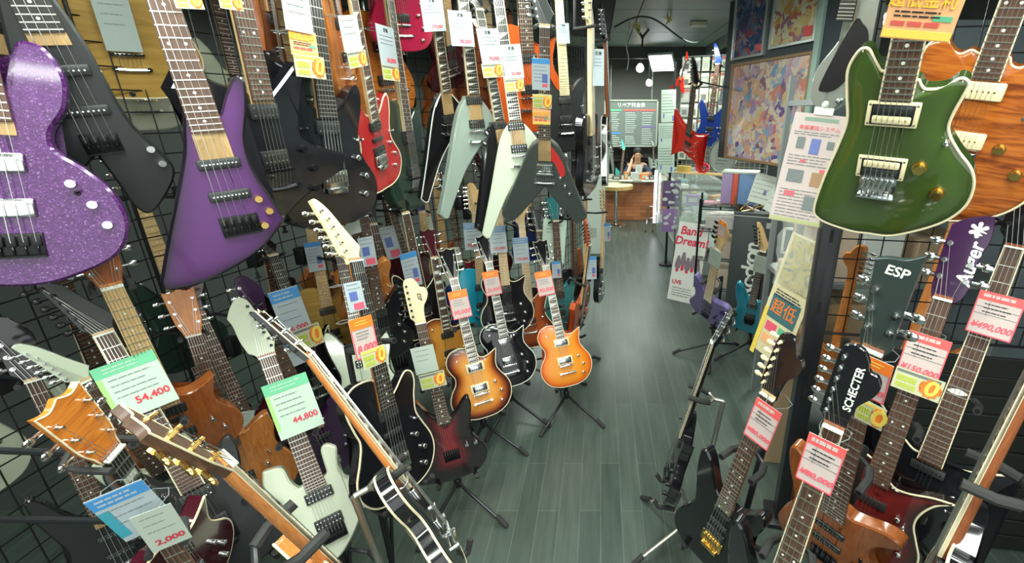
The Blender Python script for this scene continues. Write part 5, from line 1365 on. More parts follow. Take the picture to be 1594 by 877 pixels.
# ---------------------------------------------------------------- stands under the floor row, hangers for the hung ones
def stand(k, label, m=STANDM, neckz=.50, spread=.31, name='guitar_stand', yaw=0.0):
    Mx = pose(k)
    sc = Mx.to_scale().x
    n = -(Mx.to_3x3() @ Vector((0, 1, 0))).normalized()
    nh = Vector((n.x, n.y, 0)).normalized()
    nh = Matrix.Rotation(yaw, 3, 'Z') @ nh
    side = Vector((-nh.y, nh.x, 0))
    foot = Mx @ Vector((0, .05, .05))
    top = Mx @ Vector((0, .075, neckz))
    base = Vector((foot.x, foot.y, 0)) - nh * .06
    root = thing(name, label, 'guitar stand', Matrix.Translation(base), 'guitar stands on the floor')
    L = lambda v: Vector(v) - base
    hub = base + Vector((0, 0, .13))
    for d in (nh * .92 + side * .75, nh * .92 - side * .75, -nh):
        d = d.normalized()
        tip = base + d * spread + Vector((0, 0, .012))
        lg = MB().tube([L(hub), L(hub + d * .05 - Vector((0, 0, .03))), L(tip)], .0085, 8).build('leg', m, root)
        MB().cyl(L(tip - d * .05 + Vector((0, 0, .026))), L(tip + d * .012 - Vector((0, 0, .006))), .0135, .012, 10).build('rubber_foot', RUBBER, lg)
    MB().tube([L(hub - Vector((0, 0, .04))), L(hub + Vector((0, 0, .05))), L((hub + top) / 2 - nh * .02), L(top - nh * .02)], .011, 10).ball(L(hub), .02, (1, 1, 1.3)).build('upright', m, root)
    for s in (-1, 1):
        p0 = Mx @ Vector((s * .02, .06, .03)); p1 = Mx @ Vector((s * .075, .045, -.012)); p2 = Mx @ Vector((s * .09, -.03, -.014)); p3 = Mx @ Vector((s * .09, -.055, .012))
        a = MB().tube([L(hub + Vector((0, 0, .02))), L(p0), L(p1), L(p2), L(p3)], .0075, 8).build('cradle_arm', m, root)
        MB().tube([L(p1), L(p2), L(p3)], .0105, 8).build('foam_sleeve', RUBBER, a)
    w = .055
    pts = [Mx @ Vector((x, y, neckz + .0)) for x, y in ((-w, -.055), (-w, .0), (-w * .75, .035), (0, .055), (w * .75, .035), (w, .0), (w, -.055))]
    y_ = MB().tube([L(p) for p in pts], .008, 8).build('neck_yoke', m, root)
    MB().tube([L(p) for p in pts[:3]], .0115, 8).build('foam_sleeve', RUBBER, y_)
    MB().tube([L(p) for p in pts[-3:]], .0115, 8).build('foam_sleeve', RUBBER, y_)
    MB().cyl(L(top - nh * .02), L(pts[3]), .009).build('yoke_stem', m, root)
    return root
for k, who, mm in (('F1', 'white pointed seven-string', STANDM), ('F2', 'edge-on bound guitar, silver', STANDS), ('F3', 'gold-tuner headstock guitar', STANDM), ('F4', 'maple headstock guitar', STANDM),
                   ('F5', 'dark-edged sunburst guitar', STANDM), ('F6', 'glossy black single-cut', STANDM), ('F7', 'amber single-cut', STANDM), ('F12', 'cream headstock black guitar', STANDM),
                   ('F20', 'black guitar with the 54,400 card', STANDM), ('F8', 'red-orange edge-on guitar', STANDM),
                   ('R8', 'black gold-bridge guitar', STANDM), ('R11', 'edge-on black guitar in the aisle, silver', STANDS), ('R13', 'lavender bass', STANDM), ('R14', 'teal guitar', STANDM), ('R4', 'orange-brown bass', STANDM),
                   ('R5', 'wine burst bass', STANDM), ('R6', 'cream-bound black bass', STANDM), ('R7', 'nearest bass at the right', STANDM), ('R12', 'corner guitar with the cream-lined neck', STANDM)):
    stand(k, 'tripod stand holding the ' + who, mm, neckz=.37 if k == 'F2' else .50 if k[0] == 'F' else .52)

def closest_grid(p):
    best = None
    for a, b in zip(GP[:-1], GP[1:]):
        a, b = Vector(a), Vector(b)
        t = max(0, min(1, (Vector((p.x, p.y)) - a).dot(b - a) / (b - a).length_squared))
        q = a + (b - a) * t
        d = (q - Vector((p.x, p.y))).length
        if best is None or d < best[0]:
            best = (d, q)
    return Vector((best[1].x, best[1].y, p.z))
def reach(c):
    q = closest_grid(c)
    if (q - c).length > .36 and c.z > 1.7:
        return Vector((c.x - .03, c.y + .06, 3.06))
    return q
def hanger(k, label, to=None, name='wall_hanger'):
    Mx = pose(k)
    shape = SHAPE_OF[k]
    nz = nut_z(shape)
    c = Mx @ Vector((0, .012, nz - .01))
    back = to if to is not None else reach(c)
    root = thing(name, label, 'hanger', Matrix.Translation(back), 'hanger arms on the grids')
    L = lambda v: Vector(v) - back
    c2 = Mx @ Vector((0, .05, nz - .01))
    MB().tube([L(back), L(back * .4 + c2 * .6 - Vector((0, 0, .0))), L(c2)], .007, 8).build('arm', STANDM, root)
    for s in (-1, 1):
        pts = [Mx @ Vector((0, .05, nz - .01)), Mx @ Vector((s * .030, .04, nz - .01)), Mx @ Vector((s * .036, .0, nz - .006)), Mx @ Vector((s * .037, -.055, nz + .002))]
        MB().tube([L(p) for p in pts], .0075, 8).build('prong', RUBBER, root)
    MB().box((0, 0, 0), (.05, .05, .09), bevel=.006).build('clip', STANDM, root)
HANG = {'L1': 'cyan guitar', 'L2': 'cream-bound black guitar with the maple neck', 'L3': 'red-brown burst guitar', 'L4': 'dark cream-bound guitar behind the amber one', 'L5': 'tobacco burst guitar', 'L6': 'matt black bass', 'L9': 'dark mahogany guitar',
        'L10': 'rosewood-neck black guitar', 'L11': 'bound dark wine guitar', 'L12': 'deep blue bass', 'L14': 'maple-neck black guitar', 'L15': 'gold-brown guitar', 'L16': 'cream guitar', 'L17': 'dark red guitar', 'L18': 'pale maple headstock guitar', 'L19': 'dark green-blue guitar', 'L20': 'black edge-on guitar', 'L21': 'red-brown edge-on guitar',
        'X1': 'black bass at the far left', 'X2': 'orange-brown neck under the sparkle bass', 'X3': 'white headstock guitar',
        'X4': 'black bass under the dark-edged purple bass', 'X5': 'dark purple bass neck', 'F13': 'off-white striped guitar', 'F14': 'wavy black guitar', 'F17': 'plain orange-brown guitar', 'F17b': 'dark wine guitar', 'F18': 'flamed orange headstock',
        'F19': 'rounded black bass headstock', 'F9': 'black guitar at the end of the row',
        'U1': 'purple sparkle bass', 'U2': 'matt black hung bass', 'U4': 'dark-edged purple bass', 'U5': 'black angular guitar', 'U7': 'black tremolo guitar', 'U8': 'cherry red guitar', 'U10': 'smoky green guitar', 'U11': 'white-outlined V',
        'U12': 'reflection-grey V', 'U13': 'gloss black V', 'U14': 'white V', 'U15': 'charcoal V', 'U16': 'pale maple neck guitar', 'U17': 'pale edge-on neck', 'U18': 'edge-on black V',
        'T1': 'gold acoustic', 'T2': 'rust brown guitar', 'T3': 'yellow-edged guitar', 'T4': 'dark red guitar at the top', 'T5': 'crimson guitar', 'T6': 'orange guitar', 'T7': 'orange-brown guitar behind the white V', 'T8': 'orange-brown guitar with a maple neck'}
for k, who in HANG.items():
    hanger(k, 'black hanger arm holding the ' + who)

# second layer of instruments hanging on the far side of the wire grids
rnd = random.Random(11)
FILL = [('natural maple', MAPLE, 'strat', MAPLE), ('walnut brown', RUST, 'tele', MAHOG), ('black', BLACKG, 'sstrat', MAPLE), ('cream', CREAMP, 'tele', MAPLE), ('dark red', DKWINE, 'sstrat', ROSE), ('orange', ORANGEW, 'lp', MAPLE),
        ('white', WHITEG, 'sstrat', PALEM), ('navy', BLUE, 'tele', MAPLE), ('mahogany', MAHOG, 'lp', PALEM), ('green', SMOKE, 'sstrat', PALEM)]
def along(s):
    for a, b in zip(GP[:-1], GP[1:]):
        a, b = Vector(a), Vector(b)
        L = (b - a).length
        if s <= L:
            d = (b - a) / L
            return a + d * s, d
        s -= L
    return Vector(GP[-1]), d
ORD = ['first', 'second', 'third', 'fourth', 'fifth', 'sixth', 'seventh', 'eighth', 'ninth', 'tenth', 'eleventh', 'twelfth', 'thirteenth', 'fourteenth', 'fifteenth']
for tier, (z0, word, off0) in enumerate(((.72, 'lower', .18), (1.78, 'upper', .27))):
    for i in range(10):
        s = .60 + i * .365 + (.15 if tier else 0)
        p, d = along(s)
        nrm = Vector((d.y, -d.x))
        q = p - nrm * (off0 + (.07 if i % 2 else 0))
        col, pm, sh, nk = FILL[(i * 3 + tier * 4) % len(FILL)]
        sh = 'sstrat' if sh == 'strat' else sh
        key = 'B%d_%d' % (tier, i)
        z = z0 + rnd.uniform(-.08, .10)
        POSE[key] = ((q.x, q.y, z), (rnd.uniform(-.04, .04), rnd.uniform(-.04, .04), 1.0), (nrm.x, nrm.y, 0.0), 1.0)
        G(key, EG, '%s guitar behind the wire grid, %s from the left in the %s back row' % (col, ORD[i], word), 'guitar', sh, pm, ('strat', 'lp', 'point')[i % 3], neckw=nk, board=(MAPLE if i % 2 else ROSE), headpaint=(MAPLE if i % 2 else pm), lod=0,
          inlay='dots', nknobs=1, group='guitars behind the wire grid, %s row' % word)
        hanger(key, 'hanger arm of the %s guitar, %s of the %s back row' % (col, ORD[i], word), to=Vector((p.x, p.y, z + nut_z(sh))))
# ---------------------------------------------------------------- right side: post, grid, slatted panel
POSTM = mat('post_paint', (.018, .019, .022), .32, .3, vary=.2, scale=8)
r = thing('square_post', 'black square post between the aisle and the right wire grid', 'post', Matrix.Translation((0.90, 1.80, 0)) @ Matrix.Rotation(math.radians(-12), 4, 'Z'))
MB().box((0, 0, .80), (.075, .075, 1.60), bevel=.004).build('column', POSTM, r)
MB().box((0, 0, .012), (.16, .16, .024), bevel=.004).build('base_plate', POSTM, r)
m = MB()
for z in (.35, .75, 1.15, 1.45):
    m.box((0, -.0385, z), (.012, .003, .05))
m.build('slots', mat('slot_black', (.004, .004, .004), .8), r, 0)
wire_grid('wire_grid', 'black wire grid on the right behind the bass headstocks', (0.94, 1.80), (2.5, 1.52), 1.02, 2.85, .082, .0026)
SLAT = mat('slat_black', (.016, .018, .017), .3, .2)
r = thing('slatted_panel', 'low black slatted panel under the right wire grid', 'panel', Matrix.Translation((1.00, 1.76, 0)) @ Matrix.Rotation(math.atan2(-.28, 1.56), 4, 'Z'))
m = MB()
for i in range(11):
    m.box((.80, 0, .06 + i * .088), (1.55, .018, .080), bevel=.003)
m.build('slats', SLAT, r, 0)
for x in (.03, .8, 1.57):
    MB().box((x, .02, .5), (.03, .03, 1.0)).build('upright', SLAT, r, 0)

# printed sheets hanging by the post
def board(name, label, cat, c, ax, az, w, h, t=.004, mt=PAPER, roll=0.0, group=None):
    """flat board, ax: face azimuth (deg, 0 faces the camera side, positive turns to +x), az: lean back (deg)"""
    M_ = Matrix.Translation(c) @ Matrix.Rotation(math.radians(ax), 4, 'Z') @ Matrix.Rotation(math.radians(-az), 4, 'X') @ Matrix.Rotation(math.radians(roll), 4, 'Y')
    r = thing(name, label, cat, M_, group)
    MB().box((0, t / 2 + .001, 0), (w, t, h)).build('board' if t > .003 else 'sheet', mt, r, 0)
    return r
r = board('information_sheet', 'long pink-white information sheet clipped beside the olive green guitar', 'sheet', (.825, 1.90, 1.685), -24, 14, .205, .43, .002, PAPERP, 6)
W, Hh = .205, .43
sheet(MB(), 0, Hh * .45, W * .6, Hh * .03, -.0004, .0006).build('header', mat('header_sage', (.20, .30, .22), .5), r, 0)
put_text(r, '楽器買取システム', .019, 0, Hh * .37, INKP, y=-.001)
lines(W, Hh, Hh * .33, Hh * .31, 2, seed=3, lw=.003, y=-.001).build('small_print', INKG, r, 0)
for i, (x, z, w, h, mm) in enumerate(((-.055, .10, .03, .045, INKG), (0, .09, .035, .06, PHOTOB), (.055, .10, .025, .03, INKG), (-.045, -.03, .06, .05, INKG), (.045, -.035, .06, .055, mat('picture_brown', (.35, .2, .1), .6)), (.04, -.13, .06, .055, INKG), (-.05, -.10, .04, .02, INKP), (.05, .0, .02, .012, INKP), (-.03, .03, .02, .012, INKP))):
    sheet(MB(), x, z, w, h, -.0008, .0006).build('picture', mm, r, 0)
lines(W, Hh, .05, .015, 4, seed=4, lw=.003, y=-.001).build('small_print', INKG, r, 0)
lines(W, Hh, -.085, -.19, 9, seed=5, lw=.003, y=-.001).build('small_print', INKG, r, 0)
sheet(MB(), 0, -.205, W, .016, -.0008, .0006).build('footer', mat('footer_olive', (.4, .42, .2), .6), r, 0)
m = MB().box((0, .0, Hh / 2 + .01), (.07, .012, .03), bevel=.003).ball((0, -.006, Hh / 2 + .035), .014)
m.build('clip', WHITEP, r)
r = board('banner_board', 'tall yellow and orange promotion board in clear plastic beside the black post', 'promotion board', (.945, 2.20, 1.00), -66, 10, .24, .66, .006, mat('board_cream', (.66, .58, .36), .5), roll=6)
sheet(MB(), -.105, -.22, .03, .28, -.0006, .0008).build('yellow_strip', YELLOW, r, 0)
sheet(MB(), .0, -.06, .19, .13, -.0006, .0008).build('header', mat('deep_teal', (.05, .14, .16), .5), r, 0)
put_text(r, '超低', .085, 0, -.06, HORANGE, y=-.0018)
for i in range(4):
    sheet(MB(), -.04 + (i % 2) * .09, -.17 - (i // 2) * .07, .075, .05, -.0006, .0008).build('text_box', [HPINK, HGREEN, PEACH, mat('box_violet', (.3, .12, .3), .5)][i], r, 0)
sheet(MB(), 0, .19, .20, .26, -.0006, .0008).build('photo_strip', ramp_mat('glossy_photo', [(.3, (.30, .26, .20)), (.5, (.55, .45, .15)), (.7, (.20, .22, .20))], 'wood', .12, .6, nscale=7, dist=4), r, 0)
lines(.2, .7, .03, -.0, 3, seed=9, lw=.006, y=-.0018).build('small_print', INK, r, 0)
r = thing('plastic_bag', 'crumpled clear plastic cover over the top of the promotion board', 'plastic cover', Matrix.Translation((.955, 2.17, 1.24)) @ Matrix.Rotation(math.radians(-66), 4, 'Z'))
m = MB(); rr = random.Random(3)
rows = []
for j in range(9):
    z = -.17 + j * .042
    rows.append([m.bm.verts.new((-.12 + i * .03 + rr.uniform(-.008, .008), -.02 + rr.uniform(-.012, .012), z + rr.uniform(-.006, .006))) for i in range(9)])
for a, b in zip(rows[:-1], rows[1:]):
    for i in range(8):
        m.bm.faces.new((a[i], a[i + 1], b[i + 1], b[i]))
m.build('film', mat('clear_film', (.8, .84, .8), .12, coat=.3, alpha=.28), r, 25)

# boxes and clutter behind the right wire grid
KRAFT = mat('kraft_cardboard', (.42, .30, .19), .7, vary=.12, scale=12)
PALEBOX = mat('pale_cardboard', (.56, .44, .34), .7, vary=.1, scale=12)
def box(name, label, cat, c, s, mt, rz=0.0, group=None, lid=True, tape=None):
    r = thing(name, label, cat, Matrix.Translation((c[0], c[1], c[2])) @ Matrix.Rotation(math.radians(rz), 4, 'Z'), group)
    MB().box((0, 0, s[2] / 2), s, bevel=.004).build('box_body', mt, r, 0)
    if lid:
        m = MB().box((-s[0] * .25, 0, s[2] + .002), (s[0] * .495, s[1] * .99, .003)).box((s[0] * .25, 0, s[2] + .002), (s[0] * .495, s[1] * .99, .003))
        m.build('flaps', mt, r, 0)
    if tape:
        MB().box((0, 0, s[2] + .0042), (.045, s[1] * 1.002, .0012)).box((0, -s[1] / 2 - .0006, s[2] * .85), (.045, .0012, s[2] * .3)).build('tape', tape, r, 0)
    return r
TAPE = mat('packing_tape', (.46, .34, .18), .3)
SHELFM = mat('grey_shelf', (.20, .22, .22), .5)
r = thing('storage_shelf', 'grey storage shelf behind the right wire grid', 'shelf', Matrix.Translation((1.75, 2.75, 0)))
for z in (.45, .95, 1.45, 1.95):
    MB().box((0, 0, z), (1.3, .42, .03)).build('shelf_board', SHELFM, r, 0)
for x in (-.64, .64):
    for y in (-.2, .2):
        MB().box((x, y, 1.05), (.03, .03, 2.1)).build('upright', SHELFM, r, 0)
box('cardboard_box', 'pale cardboard box low on the storage shelf behind the post', 'box', (1.33, 2.72, .965), (.24, .3, .34), PALEBOX, 4, tape=TAPE)
box('cardboard_box', 'flat pale box standing right of the pale box behind the grid', 'box', (1.60, 2.70, .965), (.22, .3, .42), mat('white_box', (.55, .58, .55), .6), -3, tape=TAPE)
box('cardboard_box', 'brown cardboard box on the top storage shelf at the right', 'box', (1.95, 2.72, .965), (.36, .32, .26), KRAFT, 6, tape=TAPE)
box('cardboard_box', 'blue-grey carton on the storage shelf under the koa guitar', 'box', (1.75, 2.72, 1.465), (.5, .32, .36), mat('bluegrey_box', (.30, .40, .44), .6), 0)
box('cardboard_box', 'kraft box on the lowest storage shelf behind the post', 'box', (1.4, 2.72, .465), (.4, .34, .36), KRAFT, -5, tape=TAPE)
box('cardboard_box', 'tall pale carton on the floor between the post and the shelf', 'box', (1.12, 2.45, 0.0), (.2, .22, 1.12), PALEBOX, 8, tape=TAPE)
box('cardboard_box', 'small tan box in front of the tall pale carton', 'box', (1.03, 2.24, .0), (.16, .12, .82), mat('tan_box', (.52, .36, .22), .7), -8)
r = thing('partition_screen', 'blue-grey partition screen behind the storage shelf', 'partition', Matrix.Translation((2.72, 3.05, 0)))
MB().box((0, 0, 1.2), (1.6, .03, 2.4), bevel=.004).build('panel', mat('screen_grey', (.22, .27, .29), .6), r, 0)
MB().box((0, 0, .02), (1.6, .3, .04)).build('foot', SHELFM, r, 0)

# ---------------------------------------------------------------- tall dark display wall with framed prints
DARKW = mat('display_panel_paint', (.045, .06, .066), .5)
r = thing('display_wall_unit', 'tall dark display panel carrying the framed prints on the right', 'display panel', Matrix.Translation((1.26, 4.05, 0)) @ Matrix.Rotation(math.radians(-73), 4, 'Z'))
MB().box((.20, .05, 2.17), (1.54, .06, 1.34), bevel=.004).build('panel', DARKW, r, 0)
MB().box((.93, .06, .75), (.05, .05, 1.5)).build('leg', DARKW, r, 0)
for x in (-.45, .5):
    MB().cyl((x, .05, 2.8), (x, .05, 2.87), .012).build('ceiling_rod', DARKW, r)
MB().box((.61, .005, 2.17), (.05, .03, 1.34), bevel=.004).build('edge_strip', mat('strip_mint', (.32, .46, .40), .45), r, 0)
def art(name, stops, ns):
    return ramp_mat(name, stops, 'spark', .25, .5, nscale=ns)
ART1 = ramp_mat('print_bright', [(0, (.10, .07, .24)), (.08, (.40, .28, .44)), (.16, (.14, .32, .50)), (.24, (.62, .56, .46)), (.36, (.64, .48, .32)), (.46, (.56, .12, .09)), (.54, (.66, .60, .46)), (.66, (.42, .26, .40)), (.76, (.62, .44, .16)), (.84, (.60, .36, .34)), (.92, (.20, .10, .16)), (1, (.62, .58, .54))], 'collage', .25, .4, nscale=19)
ART2 = ramp_mat('print_blue', [(0, (.03, .05, .13)), (.4, (.07, .12, .24)), (.6, (.22, .24, .32)), (.72, (.05, .08, .2)), (.86, (.36, .06, .08)), (1, (.30, .34, .40))], 'collage', .25, .4, nscale=16)
ART3 = ramp_mat('print_sunny', [(0, (.56, .36, .07)), (.25, (.60, .52, .28)), (.5, (.60, .60, .46)), (.7, (.58, .42, .12)), (.85, (.46, .14, .08)), (1, (.16, .12, .28))], 'collage', .25, .4, nscale=16)
SILVERF = mat('silver_frame', (.55, .60, .57), .3, .8)
BROWNF = mat('brown_frame', (.28, .17, .08), .4)
def framed(label, x, z, w, h, art_m, fm, out=.0):
    M_ = Matrix.Translation((1.26, 4.05, 0)) @ Matrix.Rotation(math.radians(-73), 4, 'Z') @ Matrix.Translation((x, .012 - out, z))
    r = thing('framed_print', label, 'framed print', M_, 'framed prints on the display panel')
    MB().box((0, 0, 0), (w, .012, h)).build('print', art_m, r, 0)
    m = MB()
    t = .022
    for sx in (-1, 1):
        m.box((sx * (w / 2 + t / 2), -.004, 0), (t, .03, h + 2 * t), bevel=.003)
        m.box((0, -.004, sx * (h / 2 + t / 2)), (w, .03, t), bevel=.003)
    m.build('frame', fm, r, 0)
    return r
framed('large bright crowded print in a brown frame on the display panel', .08, 1.90, .96, .74, ART1, BROWNF)
a = framed('dark blue print in a silver frame above the large bright print', -.22, 2.62, .42, .56, ART2, SILVERF)
MB().box((.17, -.013, -.24), (.07, .003, .05)).build('red_label', HRED, a, 0)
a = framed('sunny yellow print in a silver frame at the top right of the display panel', .33, 2.66, .46, .58, ART3, SILVERF)
MB().box((.17, -.013, -.24), (.08, .003, .06)).build('red_label', HRED, a, 0)

# ---------------------------------------------------------------- hard cases, shelf unit, poster boards
CASEM = mat('case_vinyl', (.045, .055, .056), .5, vary=.12, scale=60)
def hard_case(label, c, rz, lean, w, d, h, txt=True):
    M_ = Matrix.Translation(c) @ Matrix.Rotation(math.radians(rz), 4, 'Z') @ Matrix.Rotation(math.radians(-lean), 4, 'X')
    r = thing('guitar_case', label, 'guitar case', M_)
    MB().box((0, 0, h / 2), (w, d, h), bevel=.02).build('shell', CASEM, r)
    m = MB()
    for zz in (.012, h - .012):
        m.box((0, 0, zz), (w + .006, d + .006, .024), bevel=.004)
    m.build('edge_trim', mat('case_trim', (.09, .10, .10), .35, .5), r, 0)
    MB().box((0, 0, h - .035), (w + .008, d + .008, .008)).build('silver_line', SILVERF, r, 0)
    for zz in (h * .3, h * .75):
        MB().box((w / 2 + .004, -.02, zz), (.012, .05, .05), bevel=.004).build('latch', CHROME, r, 0)
    m = MB(); m.tube([(w / 2, .02, h * .46), (w / 2 + .03, .02, h * .47), (w / 2 + .03, .02, h * .55), (w / 2, .02, h * .56)], .010, 8)
    m.build('handle', RUBBER, r)
    MB().box((w * .42, -d / 2 - .002, h * .90), (.05, .004, .05)).build('badge', SILVERF, r, 0)
    if txt:
        me = text_mesh('Rockon', .19, shear=.1, extrude=.001, space=.86)
        link('logo', me, WHITEP, r, Matrix.Translation((w * .06, -d / 2 - .002, h * .50)) @ Matrix.Rotation(-PI / 2, 4, 'Y') @ FACE)
        me = text_mesh('Gear', .16, shear=.1, extrude=.001, space=.9)
        link('logo', me, WHITEP, r, Matrix.Translation((0, -d / 2 - .002, h * .16)) @ Matrix.Rotation(-PI / 2, 4, 'Y') @ FACE)
    return r
hard_case('tall black hard case with white lettering behind the teal guitar', (1.36, 4.12, .0), -22, 4, .34, .16, 1.06)
hard_case('black hard case with a white-framed window standing right of the lettered case', (1.66, 3.90, .0), -28, 3, .34, .2, 1.12, False)
r = thing('picture_frame', 'small white frame leaning on the unlettered black case', 'frame', Matrix.Translation((1.56, 3.66, .92)) @ Matrix.Rotation(math.radians(-28), 4, 'Z'))
m = MB()
for sx in (-1, 1):
    m.box((sx * .085, 0, 0), (.02, .012, .22)).box((0, 0, sx * .10), (.19, .012, .02))
m.build('frame', WHITEP, r, 0)
MB().box((0, .004, 0), (.15, .004, .18)).build('backing', mat('frame_back', (.06, .10, .16), .3), r, 0)

WHITEBX = mat('white_carton', (.60, .58, .54), .6)
r = thing('wire_shelf_unit', 'black wire shelf unit left of the lettered hard case', 'shelf unit', Matrix.Translation((1.32, 4.72, 0)) @ Matrix.Rotation(math.radians(-14), 4, 'Z'))
for z in (.18, .50, .80, 1.02):
    m = MB()
    for k in range(9):
        m.cyl((-.30, -.20 + k * .05, z), (.30, -.20 + k * .05, z), .0035, n=5)
    for k in range(13):
        m.cyl((-.30 + k * .05, -.20, z - .004), (-.30 + k * .05, .20, z - .004), .0025, n=5)
    m.tube([(-.3, -.2, z - .02), (.3, -.2, z - .02)], .005, 6)
    m.build('wire_mesh_shelf', GRIDM, r)
for x in (-.30, .30):
    for y in (-.20, .20):
        MB().cyl((x, y, 0), (x, y, 1.1), .011, n=10).build('upright', GRIDM, r)
def on_shelf(x, y, z):
    p = Matrix.Translation((1.32, 4.72, 0)) @ Matrix.Rotation(math.radians(-14), 4, 'Z') @ Vector((x, y, z))
    return (p.x, p.y, p.z)
box('cardboard_box', 'long white carton on the third wire shelf, beside the lavender bass neck', 'box', on_shelf(.02, -.02, .806), (.52, .32, .12), WHITEBX, -14)
box('cardboard_box', 'flat pinkish carton on the second wire shelf', 'box', on_shelf(.08, -.02, .506), (.40, .32, .17), PALEBOX, -14, tape=TAPE)
box('cardboard_box', 'stacked pinkish carton on the bottom wire shelf', 'box', on_shelf(.06, -.02, .186), (.42, .32, .18), PALEBOX, -12, tape=TAPE)
for i, (x, y, s, mm, nm) in enumerate(((-.22, -.08, (.10, .14, .035), mat('pack_pink', (.55, .30, .38), .5), 'pink'), (-.08, -.1, (.13, .10, .05), mat('pack_white', (.65, .65, .6), .5), 'white'), (.06, -.08, (.11, .12, .04), mat('pack_violet', (.34, .24, .42), .5), 'violet'),
                                           (.20, -.10, (.10, .10, .06), mat('pack_black', (.03, .03, .03), .5), 'black'), (-.15, .1, (.16, .1, .07), KRAFT, 'brown'))):
    p = on_shelf(x, y, 1.026)
    rr_ = box('accessory_pack', '%s accessory pack lying on the top wire shelf' % nm, 'accessory pack', p, s, mm, -14 + i * 9, 'packs on the top wire shelf', lid=False)
    MB().box((0, -s[1] / 2 - .001, s[2] / 2), (s[0] * .6, .002, s[2] * .5)).build('label', PAPER, rr_, 0)
m = MB(); m.tube([(-.2, -.24, 1.07), (-.02, -.26, 1.09), (.12, -.25, 1.05), (.26, -.2, 1.0)], .022, 8, taper=[.8, 1.1, 1, .7])
o = m.build('guitar_strap', mat('strap_pink', (.62, .42, .42), .6)); o.matrix_world = Matrix.Translation((1.32, 4.72, 0)) @ Matrix.Rotation(math.radians(-14), 4, 'Z')
tag(o, 'rolled pale pink strap lying along the top wire shelf edge', 'strap')

# blue, red and violet carry boxes above the case
r = thing('gig_bag', 'blue, red and violet gig bag box standing on the shelf top', 'gig bag', Matrix.Translation((1.29, 4.40, 1.10)) @ Matrix.Rotation(math.radians(-24), 4, 'Z'))
MB().box((.08, 0, .14), (.16, .2, .28), bevel=.012).build('blue_body', mat('bag_blue', (.16, .28, .52), .5), r)
MB().box((-.025, -.004, .14), (.05, .2, .285), bevel=.008).build('red_band', mat('bag_red', (.70, .10, .06), .5), r)
MB().box((-.10, 0, .14), (.10, .2, .28), bevel=.012).build('violet_body', mat('bag_violet', (.40, .28, .50), .5), r)
MB().box((.0, 0, .287), (.32, .21, .02), bevel=.006).build('white_top', mat('bag_white', (.62, .68, .62), .5), r)
r = thing('stand_arm', 'thin gold and black music stand arm in front of the gig bag box', 'music stand', Matrix.Translation((1.24, 4.22, 0)))
MB().cyl((0, 0, 0.02), (0.02, 0, 1.12), .008).build('pole', STANDM, r)
MB().tube([(.02, 0, 1.06), (.08, -.03, 1.14), (.14, -.05, 1.19)], .006, 6).tube([(.02, 0, 1.05), (.10, -.02, 1.07), (.26, -.04, 1.13)], .006, 6).tube([(.02, 0, 1.06), (-.04, -.02, 1.13), (-.03, -.02, 1.2)], .006, 6).build('arms', GOLDHW, r)
m = MB()
for k in range(3):
    a = k * 2.1
    m.tube([(0, 0, .12), (.16 * math.cos(a), .16 * math.sin(a), .01)], .007, 6)
m.build('tripod_legs', STANDM, r)
for i, (c, ax, lean, roll, w, h, lb, seed) in enumerate((((1.40, 4.06, 1.275), -22, 14, 12, .20, .25, 'white printed sheet leaning above the lettered case', 21), ((1.53, 3.97, 1.24), -30, 18, 24, .15, .34, 'creased white sheet right of the leaning printed sheet', 22))):
    r = board('paper_sheet', lb, 'sheet', c, ax, lean, w, h, .002, mat('bright_paper', (.66, .70, .62), .5), roll)
    lines(w, h, h * .3, -h * .3, 5, seed=seed, lw=.004, y=-.001).build('small_print', INKG, r, 0)
    sheet(MB(), w * .1, -h * .1, w * .12, h * .16, -.0008, .0006).build('picture', PHOTOB, r, 0)
r = thing('display_disc', 'pale round drum head leaning under the framed prints', 'drum head', Matrix.Translation((1.30, 5.16, 1.46)) @ Matrix.Rotation(math.radians(-52), 4, 'Z'))
MB().cyl((0, 0, 0), (0, .03, 0), .17, .17, 32).build('skin', mat('drum_skin', (.42, .48, .42), .5), r)
m = MB(); m.tube([(.17 * math.cos(a * PI / 16), -.002, .17 * math.sin(a * PI / 16)) for a in range(32)], .008, 6, closed=True); m.build('rim', SILVERF, r)
MB().cyl((0, .045, -1.46), (0, .045, .0), .010).cyl((0, .045, -1.46), (0, .045, -1.44), .10, n=20).build('stand_pole', STANDM, r)
lines(.2, .2, .06, -.08, 5, seed=31, lw=.006, y=-.003).build('print', INKG, r, 0)

r = board('poster_board', 'white poster board with red lettering leaning beside the lavender bass', 'poster board', (.915, 4.70, .41), -35, 14, .34, .84, .03, mat('poster_white', (.70, .70, .66), .5))
put_text(r, 'Band', .12, -.02, .33, mat('poster_red', (.66, .02, .06), .5), shear=.15, y=-.001)
put_text(r, 'Dream!', .12, .0, .22, mat('poster_red', (.66, .02, .06), .5), shear=.15, y=-.001)
m = MB()
rr = random.Random(8)
for k in range(5):
    x = -.11 + k * .055
    z = .0 + rr.uniform(-.03, .03)
    m.ball((x, -.001, z + .06), .018, (1, .1, 1.1)).prism(spline([(x - .02, z + .045), (x + .02, z + .045), (x + .03, z - .05), (x - .03, z - .05)], 3), -.002, -.0005)
m.build('printed_figures', mat('figure_print', (.22, .16, .2), .6), r)
m = MB()
for k in range(5):
    m.box((-.11 + k * .055, -.0012, -.08 + (k % 2) * .02), (.03, .001, .06))
m.build('printed_skirts', mat('poster_red', (.66, .02, .06), .5), r, 0)
put_text(r, 'LIVE', .06, -.09, -.22, mat('poster_red', (.66, .02, .06), .5), y=-.001)
lines(.3, .8, -.28, -.36, 4, seed=17, lw=.007, y=-.001).build('small_print', INKG, r, 0)

